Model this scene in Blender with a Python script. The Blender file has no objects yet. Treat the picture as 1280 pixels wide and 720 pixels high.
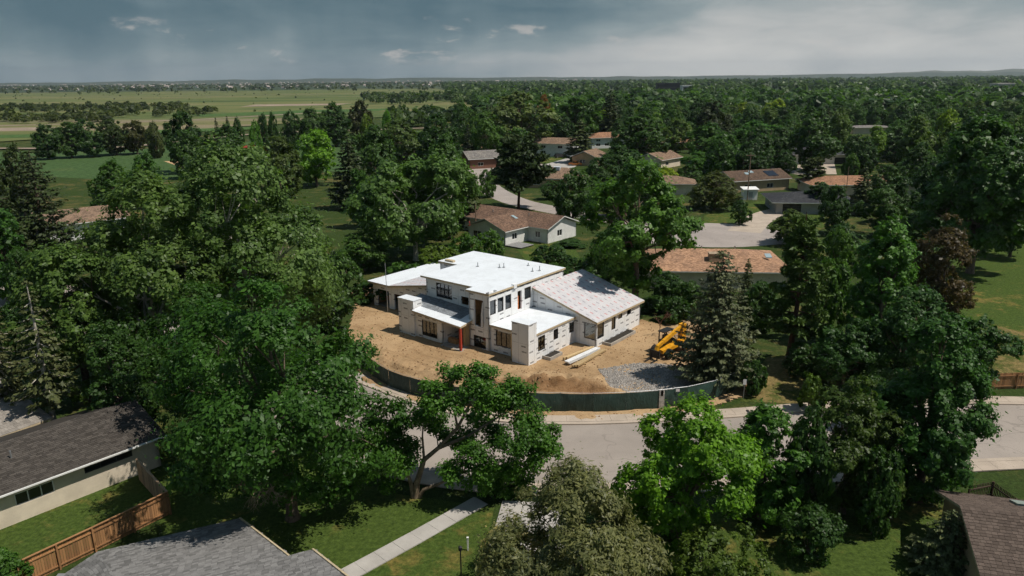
import bpy, math, random
import numpy as np
from mathutils import Vector, Matrix

# ------------------------------------------------------------------ camera
CAM_H = 30.0                       # drone height above the ground, metres
HFOV, ROLL, HORIZON = 70.0, math.radians(-0.6), 97.0
FPX = 640 / math.tan(math.radians(HFOV / 2))
PITCH = math.atan((360 - HORIZON) / FPX)
scene = bpy.context.scene
COL = scene.collection
cd = bpy.data.cameras.new('camera')
cam = bpy.data.objects.new('camera', cd)
COL.objects.link(cam)
cd.sensor_width = 36.0
cd.angle = math.radians(HFOV)
cd.clip_start, cd.clip_end = 0.5, 60000
Rv, Uv = Vector((1, 0, 0)), Vector((0, math.sin(PITCH), math.cos(PITCH)))
Fv = Vector((0, math.cos(PITCH), -math.sin(PITCH)))
cx = Rv * math.cos(ROLL) + Uv * math.sin(ROLL)
cy = -Rv * math.sin(ROLL) + Uv * math.cos(ROLL)
cam.matrix_world = Matrix(((cx.x, cy.x, -Fv.x, 0), (cx.y, cy.y, -Fv.y, 0), (cx.z, cy.z, -Fv.z, CAM_H), (0, 0, 0, 1)))
scene.camera = cam

# ------------------------------------------------------------------ light
SUN_EL = math.radians(60)
SUN_DIR = Vector((0.97, -0.24, 0)).normalized() * math.cos(SUN_EL) + Vector((0, 0, math.sin(SUN_EL)))
sl = bpy.data.lights.new('sun', 'SUN')
sl.energy, sl.angle, sl.color = 4.5, math.radians(0.55), (1.0, 0.945, 0.85)
sun = bpy.data.objects.new('sun', sl)
COL.objects.link(sun)
sun.location = (60, -20, 120)
sun.rotation_euler = (-SUN_DIR).to_track_quat('-Z', 'Y').to_euler()
vs = scene.view_settings
vs.view_transform, vs.look, vs.exposure, vs.gamma, vs.use_curve_mapping = 'Standard', 'None', 0.0, 1.0, False
scene.cycles.max_bounces = 4
scene.cycles.diffuse_bounces = 2
scene.cycles.glossy_bounces = 2
scene.cycles.adaptive_threshold = 0.03
scene.cycles.transparent_max_bounces = 8
scene.cycles.volume_bounces = 0
scene.cycles.use_denoising = True

class NT:
    """small node-tree helper"""
    def __init__(s, tree):
        s.t = tree; s.n = tree.nodes; s.l = tree.links; s.n.clear()
    def new(s, typ, **kw):
        n = s.n.new(typ)
        for k, v in kw.items():
            setattr(n, k, v)
        return n
    def put(s, sock, v):
        if isinstance(v, bpy.types.NodeSocket):
            s.l.new(v, sock)
        elif isinstance(v, (tuple, list)) and len(v) == 3 and sock.type == 'RGBA':
            sock.default_value = (*v, 1)
        else:
            sock.default_value = v
    def math(s, op, a, b=0.0, c=None, clamp=False):
        n = s.new('ShaderNodeMath', operation=op, use_clamp=clamp)
        s.put(n.inputs[0], a); s.put(n.inputs[1], b)
        if c is not None: s.put(n.inputs[2], c)
        return n.outputs[0]
    def mix(s, f, a, b, mode='MIX'):
        n = s.new('ShaderNodeMix', data_type='RGBA', blend_type=mode)
        s.put(n.inputs[0], f); s.put(n.inputs[6], a); s.put(n.inputs[7], b)
        return n.outputs[2]
    def noise(s, vec, scale, detail=4.0, rough=0.55, dist=0.0, dims='3D', w=0.0):
        n = s.new('ShaderNodeTexNoise', noise_dimensions=dims)
        if vec is not None: s.l.new(vec, n.inputs['Vector'])
        n.inputs['Scale'].default_value = scale; n.inputs['Detail'].default_value = detail
        n.inputs['Roughness'].default_value = rough; n.inputs['Distortion'].default_value = dist
        if dims == '4D': n.inputs['W'].default_value = w
        return n.outputs['Fac']
    def ramp(s, f, stops, interp='LINEAR'):
        n = s.new('ShaderNodeValToRGB'); n.color_ramp.interpolation = interp
        e = n.color_ramp.elements
        while len(e) < len(stops): e.new(0.5)
        for i, (p, c) in enumerate(stops):
            e[i].position = p
            e[i].color = (c, c, c, 1) if isinstance(c, (int, float)) else (*c, 1)
        s.put(n.inputs[0], f)
        return n.outputs[0]
    def smooth(s, v, a, b):
        n = s.new('ShaderNodeMapRange', interpolation_type='SMOOTHSTEP')
        s.put(n.inputs[0], v); s.put(n.inputs[1], a); s.put(n.inputs[2], b)
        return n.outputs[0]
    def vmul(s, v, xyz):
        n = s.new('ShaderNodeVectorMath', operation='MULTIPLY')
        s.l.new(v, n.inputs[0]); n.inputs[1].default_value = xyz
        return n.outputs[0]

# ------------------------------------------------------------------ sky
world = bpy.data.worlds.new('World'); scene.world = world; world.use_nodes = True
W = NT(world.node_tree)
sky = W.new('ShaderNodeTexSky', sky_type='NISHITA')
sky.sun_disc = False
sky.sun_elevation = SUN_EL
sky.sun_rotation = math.atan2(SUN_DIR.x, SUN_DIR.y)
sky.altitude, sky.air_density, sky.dust_density = 1700, 1.0, 1.5
gdir = W.new('ShaderNodeTexCoord').outputs['Generated']
sep = W.new('ShaderNodeSeparateXYZ'); W.l.new(gdir, sep.inputs[0])
dx, dy, dz = sep.outputs
# broken storm cloud, drawn out sideways towards the horizon, the same all the way round
v1 = W.vmul(gdir, (1.6, 1.6, 5.0))
big = W.noise(v1, 2.0, 6, 0.52, 0.5, '4D', 3.1)
v2 = W.vmul(gdir, (3.4, 3.4, 13.0))
band = W.noise(v2, 2.2, 8, 0.6, 0.6, '4D', 7.7)
el = W.math('ABSOLUTE', dz)
side = W.smooth(W.math('SUBTRACT', dx, W.math('MULTIPLY', dz, 1.7)), -0.16, 0.20)      # rain cell to the left, thinner cloud to the right
thin = W.math('ADD', W.math('MULTIPLY', W.math('SUBTRACT', big, 0.5), 1.0), W.math('MULTIPLY', W.math('SUBTRACT', band, 0.5), 0.50))
shaft = W.noise(W.vmul(gdir, (11.0, 11.0, 1.6)), 1.0, 4, 0.5, 0.0, '4D', 2.4)                 # falling rain
thin = W.math('ADD', thin, W.math('MULTIPLY', W.math('MULTIPLY', W.math('SUBTRACT', shaft, 0.5), W.math('SUBTRACT', 1.0, side)), 0.75))
low = W.smooth(el, 0.085, 0.0)
tone = W.math('ADD', W.math('ADD', W.math('MULTIPLY', side, 0.52), thin), W.math('MULTIPLY', low, 0.34))
cloud = W.ramp(W.math('ADD', tone, 0.06), [(0.0, (0.062, 0.110, 0.136)), (0.25, (0.108, 0.158, 0.180)), (0.50, (0.195, 0.238, 0.250)), (0.75, (0.36, 0.368, 0.362)), (1.0, (0.50, 0.49, 0.465))])
# a few small sunlit cumulus heads under the storm
v3 = W.vmul(gdir, (10.0, 10.0, 26.0))
puff = W.noise(v3, 1.35, 6, 0.62, 0.2, '4D', 1.9)
puffmask = W.math('MULTIPLY', W.math('MULTIPLY', W.smooth(puff, 0.57, 0.68), W.math('SUBTRACT', 1.0, W.math('MULTIPLY', side, 0.6))), W.math('MULTIPLY', W.smooth(el, 0.012, 0.03), W.smooth(el, 0.085, 0.055)))
cloud = W.mix(W.math('MULTIPLY', puffmask, 0.62), cloud, (0.46, 0.42, 0.39))
hole = W.math('MULTIPLY', W.smooth(el, 0.22, 0.55), W.smooth(W.noise(W.vmul(gdir, (2.2, 2.2, 2.6)), 1.5, 5, 0.55, 0.3, '4D', 5.0), 0.44, 0.56))
skyc = W.mix(0.0, sky.outputs[0], (0, 0, 0))
bg1 = W.new('ShaderNodeBackground'); W.l.new(skyc, bg1.inputs[0]); bg1.inputs[1].default_value = 0.12
bg2 = W.new('ShaderNodeBackground'); W.l.new(cloud, bg2.inputs[0]); bg2.inputs[1].default_value = 1.38
mixs = W.new('ShaderNodeMixShader')
W.put(mixs.inputs[0], W.math('SUBTRACT', 1.0, W.math('MULTIPLY', hole, 0.92)))
W.l.new(bg1.outputs[0], mixs.inputs[1]); W.l.new(bg2.outputs[0], mixs.inputs[2])
wo = W.new('ShaderNodeOutputWorld'); W.l.new(mixs.outputs[0], wo.inputs[0])

# ------------------------------------------------------------------ pixel of the 1280x720 photograph -> point in the place
def _ray(px, py):
    x, y = (px - 640) / FPX, -(py - 360) / FPX
    return cx * x + cy * y + Fv
def G(px, py, z=0.0):
    d = _ray(px, py); t = (z - CAM_H) / d.z
    return Vector((0, 0, CAM_H)) + d * t
def PR(p):
    v = Vector(p) - Vector((0, 0, CAM_H)); w = v.dot(Fv)
    return 640 + FPX * v.dot(cx) / w, 360 - FPX * v.dot(cy) / w
def at_dist(px, D):
    """ground point at forward distance D that shows in column px"""
    X = 0.0
    for _ in range(8):
        X += (px - PR((X, D, 0))[0]) * D / FPX
    return Vector((X, D, 0))
def height_to(p, py):
    lo, hi = -20.0, 60.0
    for _ in range(40):
        m = (lo + hi) / 2
        if PR((p[0], p[1], m))[1] > py: lo = m
        else: hi = m
    return lo
def px_size(p):
    return (Vector(p) - Vector((0, 0, CAM_H))).dot(Fv) / FPX

# ------------------------------------------------------------------ objects
def tag(o, label=None, cat=None, group=None, kind=None):
    if label: o['label'] = label
    if cat: o['category'] = cat
    if group: o['group'] = group
    if kind: o['kind'] = kind
    return o
def thing(name, label, cat, loc=(0, 0, 0), rz=0.0, group=None):
    o = bpy.data.objects.new(name, None); COL.objects.link(o)
    o.empty_display_size = 0.5
    o.location = loc; o.rotation_euler = (0, 0, rz)
    return tag(o, label, cat, group)
def link(name, mesh, parent=None):
    o = bpy.data.objects.new(name, mesh); COL.objects.link(o)
    o.parent = parent
    return o

class MB:
    """collects faces; build() links them as one mesh object"""
    def __init__(s):
        s.v = []; s.f = []; s.m = []; s.t = []
    def add(s, vs, fs, m=0, tone=0.5):
        k = len(s.v)
        s.v += [tuple(p) for p in vs]
        for f in fs:
            s.f.append(tuple(i + k for i in f)); s.m.append(m); s.t.append(tone)
        return s
    def box(s, x0, x1, y0, y1, z0, z1, m=0, tone=0.5):
        return s.add([(x0, y0, z0), (x1, y0, z0), (x1, y1, z0), (x0, y1, z0), (x0, y0, z1), (x1, y0, z1), (x1, y1, z1), (x0, y1, z1)],
                     [(3, 2, 1, 0), (4, 5, 6, 7), (0, 1, 5, 4), (1, 2, 6, 5), (2, 3, 7, 6), (3, 0, 4, 7)], m, tone)
    def beam(s, a, b, w, h, m=0, tone=0.5, up=(0, 0, 1)):
        a, b = Vector(a), Vector(b); d = (b - a).normalized()
        r = d.cross(Vector(up))
        if r.length < 1e-4: r = d.cross(Vector((1, 0, 0)))
        r.normalize(); u = r.cross(d).normalized()
        r *= w / 2; u *= h / 2
        P = [a - r - u, a + r - u, a + r + u, a - r + u, b - r - u, b + r - u, b + r + u, b - r + u]
        return s.add(P, [(0, 1, 2, 3), (7, 6, 5, 4), (0, 4, 5, 1), (1, 5, 6, 2), (2, 6, 7, 3), (3, 7, 4, 0)], m, tone)
    def prism(s, poly, z0, z1, m=0, mtop=None, tone=0.5):
        n = len(poly)
        zt = z1 if hasattr(z1, '__len__') else [z1] * n
        zb = z0 if hasattr(z0, '__len__') else [z0] * n
        k = len(s.v)
        s.v += [(p[0], p[1], z) for p, z in zip(poly, zb)] + [(p[0], p[1], z) for p, z in zip(poly, zt)]
        for i in range(n):
            j = (i + 1) % n
            s.f.append((k + i, k + j, k + n + j, k + n + i)); s.m.append(m); s.t.append(tone)
        s.f.append(tuple(k + i for i in reversed(range(n)))); s.m.append(m); s.t.append(tone)
        s.f.append(tuple(k + n + i for i in range(n))); s.m.append(m if mtop is None else mtop); s.t.append(tone)
        return s
    def slab(s, quad, th, m=0, mtop=None, tone=0.5):
        """sloping slab: quad of 3D points (CCW from above) is its top"""
        n = len(quad); k = len(s.v)
        s.v += [(p[0], p[1], p[2] - th) for p in quad] + [tuple(p) for p in quad]
        for i in range(n):
            j = (i + 1) % n
            s.f.append((k + i, k + j, k + n + j, k + n + i)); s.m.append(m); s.t.append(tone)
        s.f.append(tuple(k + i for i in reversed(range(n)))); s.m.append(m); s.t.append(tone)
        s.f.append(tuple(k + n + i for i in range(n))); s.m.append(m if mtop is None else mtop); s.t.append(tone)
        return s
    def tube(s, pts, rad, n=7, m=0, cap=True, tone=0.5):
        pts = [Vector(p) for p in pts]; k = len(s.v); N = len(pts)
        for i, p in enumerate(pts):
            d = (pts[min(i + 1, N - 1)] - pts[max(i - 1, 0)]).normalized()
            r = d.cross(Vector((0.31, 0.95, 0.05)))
            if r.length < 1e-3: r = d.cross(Vector((1, 0, 0)))
            r.normalize(); u = r.cross(d)
            R = rad[i] if hasattr(rad, '__len__') else rad
            for j in range(n):
                a = 2 * math.pi * j / n
                s.v.append(tuple(p + (r * math.cos(a) + u * math.sin(a)) * R))
        for i in range(N - 1):
            for j in range(n):
                j2 = (j + 1) % n
                s.f.append((k + i * n + j, k + i * n + j2, k + (i + 1) * n + j2, k + (i + 1) * n + j)); s.m.append(m); s.t.append(tone)
        if cap:
            s.f.append(tuple(k + j for j in reversed(range(n)))); s.m.append(m); s.t.append(tone)
            s.f.append(tuple(k + (N - 1) * n + j for j in range(n))); s.m.append(m); s.t.append(tone)
        return s
    def mesh(s, name, mats, smooth=False):
        me = bpy.data.meshes.new(name)
        me.from_pydata(s.v, [], s.f)
        for mt in (mats if isinstance(mats, (list, tuple)) else [mats]): me.materials.append(mt)
        me.polygons.foreach_set('material_index', s.m)
        if len(set(s.t)) > 1:
            a = me.attributes.new('tone', 'FLOAT', 'FACE'); a.data.foreach_set('value', s.t)
        if smooth: me.polygons.foreach_set('use_smooth', [True] * len(s.f))
        me.update()
        return me
    def build(s, name, mats, parent=None, smooth=False):
        return link(name, s.mesh(name, mats, smooth), parent)

# ------------------------------------------------------------------ materials
MATS = {}
def mat(name, col=(0.5, 0.5, 0.5), rough=0.8, spec=0.3, metal=0.0, var=0.0, vscale=3.0, bump=0.0, bscale=20.0, tone=0.0, coat=0.0):
    """plain surface with colour wear (noise), optional per-piece tone and fine relief"""
    if name in MATS: return MATS[name]
    m = bpy.data.materials.new(name); m.use_nodes = True; MATS[name] = m
    T = NT(m.node_tree)
    b = T.new('ShaderNodeBsdfPrincipled'); o = T.new('ShaderNodeOutputMaterial'); T.l.new(b.outputs[0], o.inputs[0])
    b.inputs['Roughness'].default_value = rough; b.inputs['Metallic'].default_value = metal
    b.inputs['Specular IOR Level'].default_value = spec; b.inputs['Coat Weight'].default_value = coat
    oc = T.new('ShaderNodeTexCoord').outputs['Object']
    c = col
    if var:
        f = T.noise(oc, vscale, 6, 0.62)
        c = T.mix(T.smooth(f, 0.3, 0.7), tuple(x * (1 - var) for x in col), tuple(min(1, x * (1 + var)) for x in col))
    if tone:
        a = T.new('ShaderNodeAttribute', attribute_name='tone').outputs['Fac']
        k = T.math('ADD', T.math('MULTIPLY', T.math('SUBTRACT', a, 0.5), tone * 2), 1.0)
        c = T.mix(1.0, c, k, 'MULTIPLY')
    T.put(b.inputs['Base Color'], c)
    if bump:
        bn = T.new('ShaderNodeBump'); bn.inputs['Strength'].default_value = bump; bn.inputs['Distance'].default_value = 0.05
        T.l.new(T.noise(oc, bscale, 5, 0.6), bn.inputs['Height']); T.l.new(bn.outputs[0], b.inputs['Normal'])
    return m
def custom(name):
    m = bpy.data.materials.new(name); m.use_nodes = True; MATS[name] = m
    T = NT(m.node_tree)
    b = T.new('ShaderNodeBsdfPrincipled'); o = T.new('ShaderNodeOutputMaterial'); T.l.new(b.outputs[0], o.inputs[0])
    return m, T, b, o

def grass_mat(name, green, dry, dryness=0.5, scale=0.06, fine=3.0):
    m, T, b, o = custom(name)
    g = T.new('ShaderNodeNewGeometry').outputs['Position']
    n1 = T.noise(g, scale, 6, 0.6, 0.3); n2 = T.noise(g, fine, 6, 0.75); n3 = T.noise(g, scale * 6, 5, 0.65, 0.4)
    f = T.smooth(T.math('ADD', T.math('MULTIPLY', n1, 0.55), T.math('MULTIPLY', n3, 0.45)), 0.66 - dryness * 0.3, 0.80 - dryness * 0.3)
    c = T.mix(f, green, dry)
    c = T.mix(T.smooth(n2, 0.30, 0.72), T.mix(1.0, c, (0.55, 0.58, 0.5), 'MULTIPLY'), T.mix(1.0, c, (1.45, 1.38, 1.3), 'MULTIPLY'))
    T.put(b.inputs['Base Color'], c); b.inputs['Roughness'].default_value = 0.95; b.inputs['Specular IOR Level'].default_value = 0.1
    bn = T.new('ShaderNodeBump'); bn.inputs['Strength'].default_value = 0.7; bn.inputs['Distance'].default_value = 0.12
    T.l.new(T.noise(g, fine * 2.2, 5, 0.7), bn.inputs['Height']); T.l.new(bn.outputs[0], b.inputs['Normal'])
    return m

def paving_mat(name, col, crack=0.35, stain=0.25, scale=0.5):
    """asphalt or concrete: blotches, fine grit and tar-filled cracks"""
    m, T, b, o = custom(name)
    g = T.new('ShaderNodeNewGeometry').outputs['Position']
    n1 = T.noise(g, scale * 0.35, 6, 0.6, 0.4); n2 = T.noise(g, 14, 5, 0.8)
    c = T.mix(T.smooth(n1, 0.3, 0.72), tuple(x * (1 - stain) for x in col), tuple(x * (1 + stain * 0.5) for x in col))
    c = T.mix(T.math('MULTIPLY', T.smooth(n2, 0.45, 0.75), 0.3), c, tuple(x * 0.55 for x in col))
    if crack:
        w = T.new('ShaderNodeTexVoronoi', feature='DISTANCE_TO_EDGE'); w.inputs['Scale'].default_value = 0.16
        wp = T.new('ShaderNodeVectorMath', operation='ADD'); T.l.new(g, wp.inputs[0])
        nz = T.new('ShaderNodeTexNoise'); T.l.new(g, nz.inputs['Vector']); nz.inputs['Scale'].default_value = 0.6
        sc = T.new('ShaderNodeVectorMath', operation='SCALE'); T.l.new(nz.outputs['Color'], sc.inputs[0]); sc.inputs['Scale'].default_value = 2.5
        T.l.new(sc.outputs[0], wp.inputs[1]); T.l.new(wp.outputs[0], w.inputs['Vector'])
        ck = T.math('MULTIPLY', T.smooth(w.outputs['Distance'], 0.012, 0.004), T.smooth(T.noise(g, 0.08, 2), 0.42, 0.55))
        c = T.mix(T.math('MULTIPLY', ck, crack), c, tuple(x * 0.35 for x in col))
    n4 = T.noise(g, 0.9, 4, 0.5, 1.0); c = T.mix(T.math('MULTIPLY', T.smooth(n4, 0.64, 0.70), stain * 1.6), c, tuple(x * 0.55 for x in col))
    vp = T.new('ShaderNodeTexVoronoi', feature='F1'); T.l.new(g, vp.inputs['Vector']); vp.inputs['Scale'].default_value = 0.11
    pr0 = T.new('ShaderNodeSeparateColor'); T.l.new(vp.outputs['Color'], pr0.inputs[0]); c = T.mix(T.math('MULTIPLY', T.math('SUBTRACT', pr0.outputs[0], 0.5), stain * 0.9), c, tuple(x * 0.6 for x in col))
    T.put(b.inputs['Base Color'], c); b.inputs['Roughness'].default_value = 0.9; b.inputs['Specular IOR Level'].default_value = 0.2
    return m

def leaf_mat(name, gloss=0.45, trans=0.3, inst=0.0):
    """foliage: hue from the tree itself (object colour), per-leaf and per-spray variation, light passing through"""
    m, T, b, o = custom(name)
    oi = T.new('ShaderNodeObjectInfo')
    a = T.new('ShaderNodeAttribute', attribute_name='tone').outputs['Fac']
    c = oi.outputs['Color']
    c = T.mix(a, T.mix(1.0, c, (0.45, 0.52, 0.52), 'MULTIPLY'), T.mix(1.0, c, (1.70, 1.55, 1.30), 'MULTIPLY'))
    T.put(b.inputs['Base Color'], c)
    b.inputs['Roughness'].default_value = gloss; b.inputs['Specular IOR Level'].default_value = 0.25
    tr = T.new('ShaderNodeBsdfTranslucent'); T.put(tr.inputs[0], T.mix(1.0, c, (1.3, 1.5, 0.7), 'MULTIPLY'))
    mx = T.new('ShaderNodeMixShader'); mx.inputs[0].default_value = trans
    T.l.new(b.outputs[0], mx.inputs[1]); T.l.new(tr.outputs[0], mx.inputs[2]); T.l.new(mx.outputs[0], o.inputs[0])
    return m
LEAF = leaf_mat('leaf', 0.45, 0.38)
NEEDLE = leaf_mat('needle', 0.6, 0.10)
BARK = mat('bark', (0.13, 0.10, 0.075), 0.95, 0.1, var=0.35, vscale=4, bump=0.6, bscale=14)
BARKPALE = mat('bark_pale', (0.42, 0.38, 0.32), 0.9, 0.1, var=0.3, vscale=3, bump=0.4, bscale=14)
BARKRED = mat('bark_red', (0.10, 0.055, 0.04), 0.95, 0.1, var=0.3, vscale=3)

def glass_mat():
    m, T, b, o = custom('glass')
    tp = T.new('ShaderNodeBsdfTransparent'); tp.inputs[0].default_value = (0.72, 0.76, 0.76, 1)
    gl = T.new('ShaderNodeBsdfGlossy'); gl.inputs['Roughness'].default_value = 0.03; gl.inputs[0].default_value = (0.9, 0.95, 1, 1)
    fr = T.new('ShaderNodeFresnel'); fr.inputs[0].default_value = 1.5
    mx = T.new('ShaderNodeMixShader'); T.put(mx.inputs[0], T.math('ADD', T.math('MULTIPLY', fr.outputs[0], 0.9), 0.08))
    T.l.new(tp.outputs[0], mx.inputs[1]); T.l.new(gl.outputs[0], mx.inputs[2]); T.l.new(mx.outputs[0], o.inputs[0])
    return m
GLASS = glass_mat()
PANE = mat('dark_pane', (0.02, 0.022, 0.025), 0.08, 0.6)

def wrap_mat():
    """white sheathing wrap: boards with taped joints and rows of faded dark print"""
    m, T, b, o = custom('house_wrap')
    s = T.new('ShaderNodeSeparateXYZ'); oc = T.new('ShaderNodeTexCoord').outputs['Object']; T.l.new(oc, s.inputs[0])
    h = T.math('ADD', s.outputs[0], s.outputs[1]); z = s.outputs[2]
    u = T.math('DIVIDE', h, 1.22); v = T.math('DIVIDE', z, 0.61)
    fu = T.math('FRACT', u); fv = T.math('FRACT', v)
    cb = T.new('ShaderNodeCombineXYZ'); T.l.new(T.math('FLOOR', u), cb.inputs[0]); T.l.new(T.math('FLOOR', v), cb.inputs[1])
    wn = T.new('ShaderNodeTexWhiteNoise', noise_dimensions='2D'); T.l.new(cb.outputs[0], wn.inputs['Vector'])
    r = wn.outputs['Value']
    off = T.math('MULTIPLY', r, 0.3)
    inx = T.math('MULTIPLY', T.math('GREATER_THAN', fu, T.math('ADD', off, 0.12)), T.math('LESS_THAN', fu, T.math('ADD', off, 0.66)))
    iny = T.math('MULTIPLY', T.math('GREATER_THAN', fv, 0.38), T.math('LESS_THAN', fv, 0.66))
    c2 = T.new('ShaderNodeCombineXYZ'); T.l.new(T.math('MULTIPLY', h, 9.0), c2.inputs[0]); T.l.new(T.math('MULTIPLY', z, 16.0), c2.inputs[1])
    brk = T.smooth(T.noise(c2.outputs[0], 1.0, 3, 0.7), 0.36, 0.48)
    pr_ = T.math('MULTIPLY', T.math('MULTIPLY', inx, iny), T.math('MULTIPLY', brk, T.math('GREATER_THAN', r, 0.52)))
    jn = T.math('MAXIMUM', T.math('LESS_THAN', fu, 0.045), T.math('LESS_THAN', T.math('FRACT', T.math('DIVIDE', z, 2.44)), 0.024))
    dirt = T.noise(oc, 1.1, 6, 0.65)
    c = T.mix(T.smooth(dirt, 0.35, 0.75), (0.82, 0.825, 0.83), (0.76, 0.76, 0.755))
    c = T.mix(T.math('MULTIPLY', jn, 0.45), c, (0.36, 0.35, 0.34))
    c = T.mix(T.math('MULTIPLY', pr_, 0.75), c, (0.05, 0.05, 0.055))
    T.put(b.inputs['Base Color'], c); b.inputs['Roughness'].default_value = 0.55; b.inputs['Specular IOR Level'].default_value = 0.25
    return m
WRAP = wrap_mat()
def membrane_mat():
    m, T, b, o = custom('roof_membrane')
    oc = T.new('ShaderNodeTexCoord').outputs['Object']
    s = T.new('ShaderNodeSeparateXYZ'); T.l.new(oc, s.inputs[0])
    seam = T.math('LESS_THAN', T.math('FRACT', T.math('DIVIDE', T.math('ADD', s.outputs[0], 40), 1.9)), 0.018)
    n = T.noise(oc, 0.7, 6, 0.65, 0.5); n2 = T.noise(oc, 5, 5, 0.7)
    c = T.mix(T.smooth(n, 0.35, 0.72), (0.735, 0.765, 0.80), (0.65, 0.675, 0.70))
    c = T.mix(T.math('MULTIPLY', T.smooth(n2, 0.62, 0.75), 0.35), c, (0.55, 0.53, 0.50))
    c = T.mix(T.math('MULTIPLY', seam, 0.30), c, (0.48, 0.48, 0.49))
    T.put(b.inputs['Base Color'], c); b.inputs['Roughness'].default_value = 0.5; b.inputs['Specular IOR Level'].default_value = 0.3
    return m
MEMB = membrane_mat()
def underlay_mat(name, base, dark):
    """roof underlay: strips with rows of small red and grey print"""
    m, T, b, o = custom(name)
    oc = T.new('ShaderNodeTexCoord').outputs['Object']; s = T.new('ShaderNodeSeparateXYZ'); T.l.new(oc, s.inputs[0])
    u = T.math('DIVIDE', s.outputs[0], 1.05); row = T.math('FLOOR', u)
    v = T.math('ADD', T.math('DIVIDE', s.outputs[1], 0.88), T.math('MULTIPLY', row, 0.37))
    fu, fv = T.math('FRACT', u), T.math('FRACT', v)
    dash = T.math('MULTIPLY', T.math('MULTIPLY', T.math('GREATER_THAN', fu, 0.2), T.math('LESS_THAN', fu, 0.62)), T.math('LESS_THAN', fv, 0.17))
    sel = T.math('GREATER_THAN', T.math('FRACT', T.math('MULTIPLY', T.math('FLOOR', v), 0.5)), 0.25)
    pc = T.mix(sel, (0.48, 0.10, 0.09), (0.22, 0.20, 0.24))
    n = T.noise(oc, 0.9, 5, 0.6)
    c = T.mix(T.smooth(n, 0.35, 0.7), base, dark)
    c = T.mix(T.math('MULTIPLY', dash, 0.85), c, pc)
    lap = T.math('LESS_THAN', T.math('FRACT', T.math('DIVIDE', T.math('ADD', s.outputs[0], 40), 1.5)), 0.03)
    c = T.mix(T.math('MULTIPLY', lap, 0.12), c, (0.25, 0.25, 0.27))
    T.put(b.inputs['Base Color'], c); b.inputs['Roughness'].default_value = 0.7
    return m
UNDER = underlay_mat('roof_underlay', (0.54, 0.52, 0.53), (0.46, 0.445, 0.46))

def shingle_far(name, col, var=0.35, su=0.35, sv=0.18):
    """asphalt shingle for roofs too far off to pick the pieces apart"""
    m, T, b, o = custom(name)
    oc = T.new('ShaderNodeTexCoord').outputs['Object']
    br = T.new('ShaderNodeTexBrick'); T.l.new(oc, br.inputs['Vector']); br.inputs['Scale'].default_value = 1.0
    br.inputs['Brick Width'].default_value = su; br.inputs['Row Height'].default_value = sv; br.inputs['Mortar Size'].default_value = 0.012
    br.inputs['Color1'].default_value = (*[x * (1 - var) for x in col], 1); br.inputs['Color2'].default_value = (*[min(1, x * (1 + var)) for x in col], 1)
    br.inputs['Mortar'].default_value = (*[x * 0.4 for x in col], 1)
    n = T.noise(oc, 0.5, 5, 0.6)
    c = T.mix(T.smooth(n, 0.3, 0.7), T.mix(1.0, br.outputs[0], (0.8, 0.8, 0.82), 'MULTIPLY'), T.mix(1.0, br.outputs[0], (1.15, 1.12, 1.08), 'MULTIPLY'))
    T.put(b.inputs['Base Color'], c); b.inputs['Roughness'].default_value = 0.95; b.inputs['Specular IOR Level'].default_value = 0.1
    return m
def shingle_mat(name, col, spread=0.4):
    """near shingles: real pieces, each with its own tone"""
    m, T, b, o = custom(name)
    oc = T.new('ShaderNodeTexCoord').outputs['Object']
    a = T.new('ShaderNodeAttribute', attribute_name='tone').outputs['Fac']
    c = T.mix(a, tuple(x * (1 - spread) for x in col), tuple(x * (1 + spread) for x in col))
    n = T.noise(oc, 9, 5, 0.8); n2 = T.noise(oc, 0.45, 5, 0.6)
    c = T.mix(T.math('MULTIPLY', T.smooth(n, 0.4, 0.7), 0.4), c, tuple(x * 0.5 for x in col))
    c = T.mix(T.math('MULTIPLY', T.smooth(n2, 0.4, 0.7), 0.25), c, tuple(x * 1.3 for x in col))
    T.put(b.inputs['Base Color'], c); b.inputs['Roughness'].default_value = 0.95; b.inputs['Specular IOR Level'].default_value = 0.1
    return m
def wood_mat(name, col, spread=0.35):
    m, T, b, o = custom(name)
    oc = T.new('ShaderNodeTexCoord').outputs['Object']
    rnd = T.new('ShaderNodeObjectInfo').outputs['Random']
    n = T.noise(T.vmul(oc, (9, 9, 0.9)), 1.0, 6, 0.65)
    c = T.mix(rnd, tuple(x * (1 - spread) for x in col), tuple(x * (1 + spread) for x in col))
    c = T.mix(T.math('MULTIPLY', T.smooth(n, 0.35, 0.7), 0.5), c, tuple(x * 0.55 for x in col))
    T.put(b.inputs['Base Color'], c); b.inputs['Roughness'].default_value = 0.85
    return m
LUMBER = wood_mat('lumber', (0.52, 0.37, 0.19), 0.2)
OSB = mat('strand_board', (0.42, 0.24, 0.11), 0.9, 0.1, var=0.3, vscale=6)
FRAMEDK = mat('dark_frame', (0.022, 0.020, 0.020), 0.45, 0.4)
CONC = mat('concrete', (0.36, 0.33, 0.29), 0.9, 0.15, var=0.15, vscale=1.5, bump=0.1)
FASCIA = mat('raw_fascia', (0.50, 0.40, 0.26), 0.85, 0.1, var=0.15, vscale=4)
GALV = mat('galvanised', (0.42, 0.43, 0.44), 0.45, 0.5, metal=0.7)
WHITEPAINT = mat('white_paint', (0.72, 0.71, 0.68), 0.6, 0.3, var=0.08, vscale=1.2)

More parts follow.
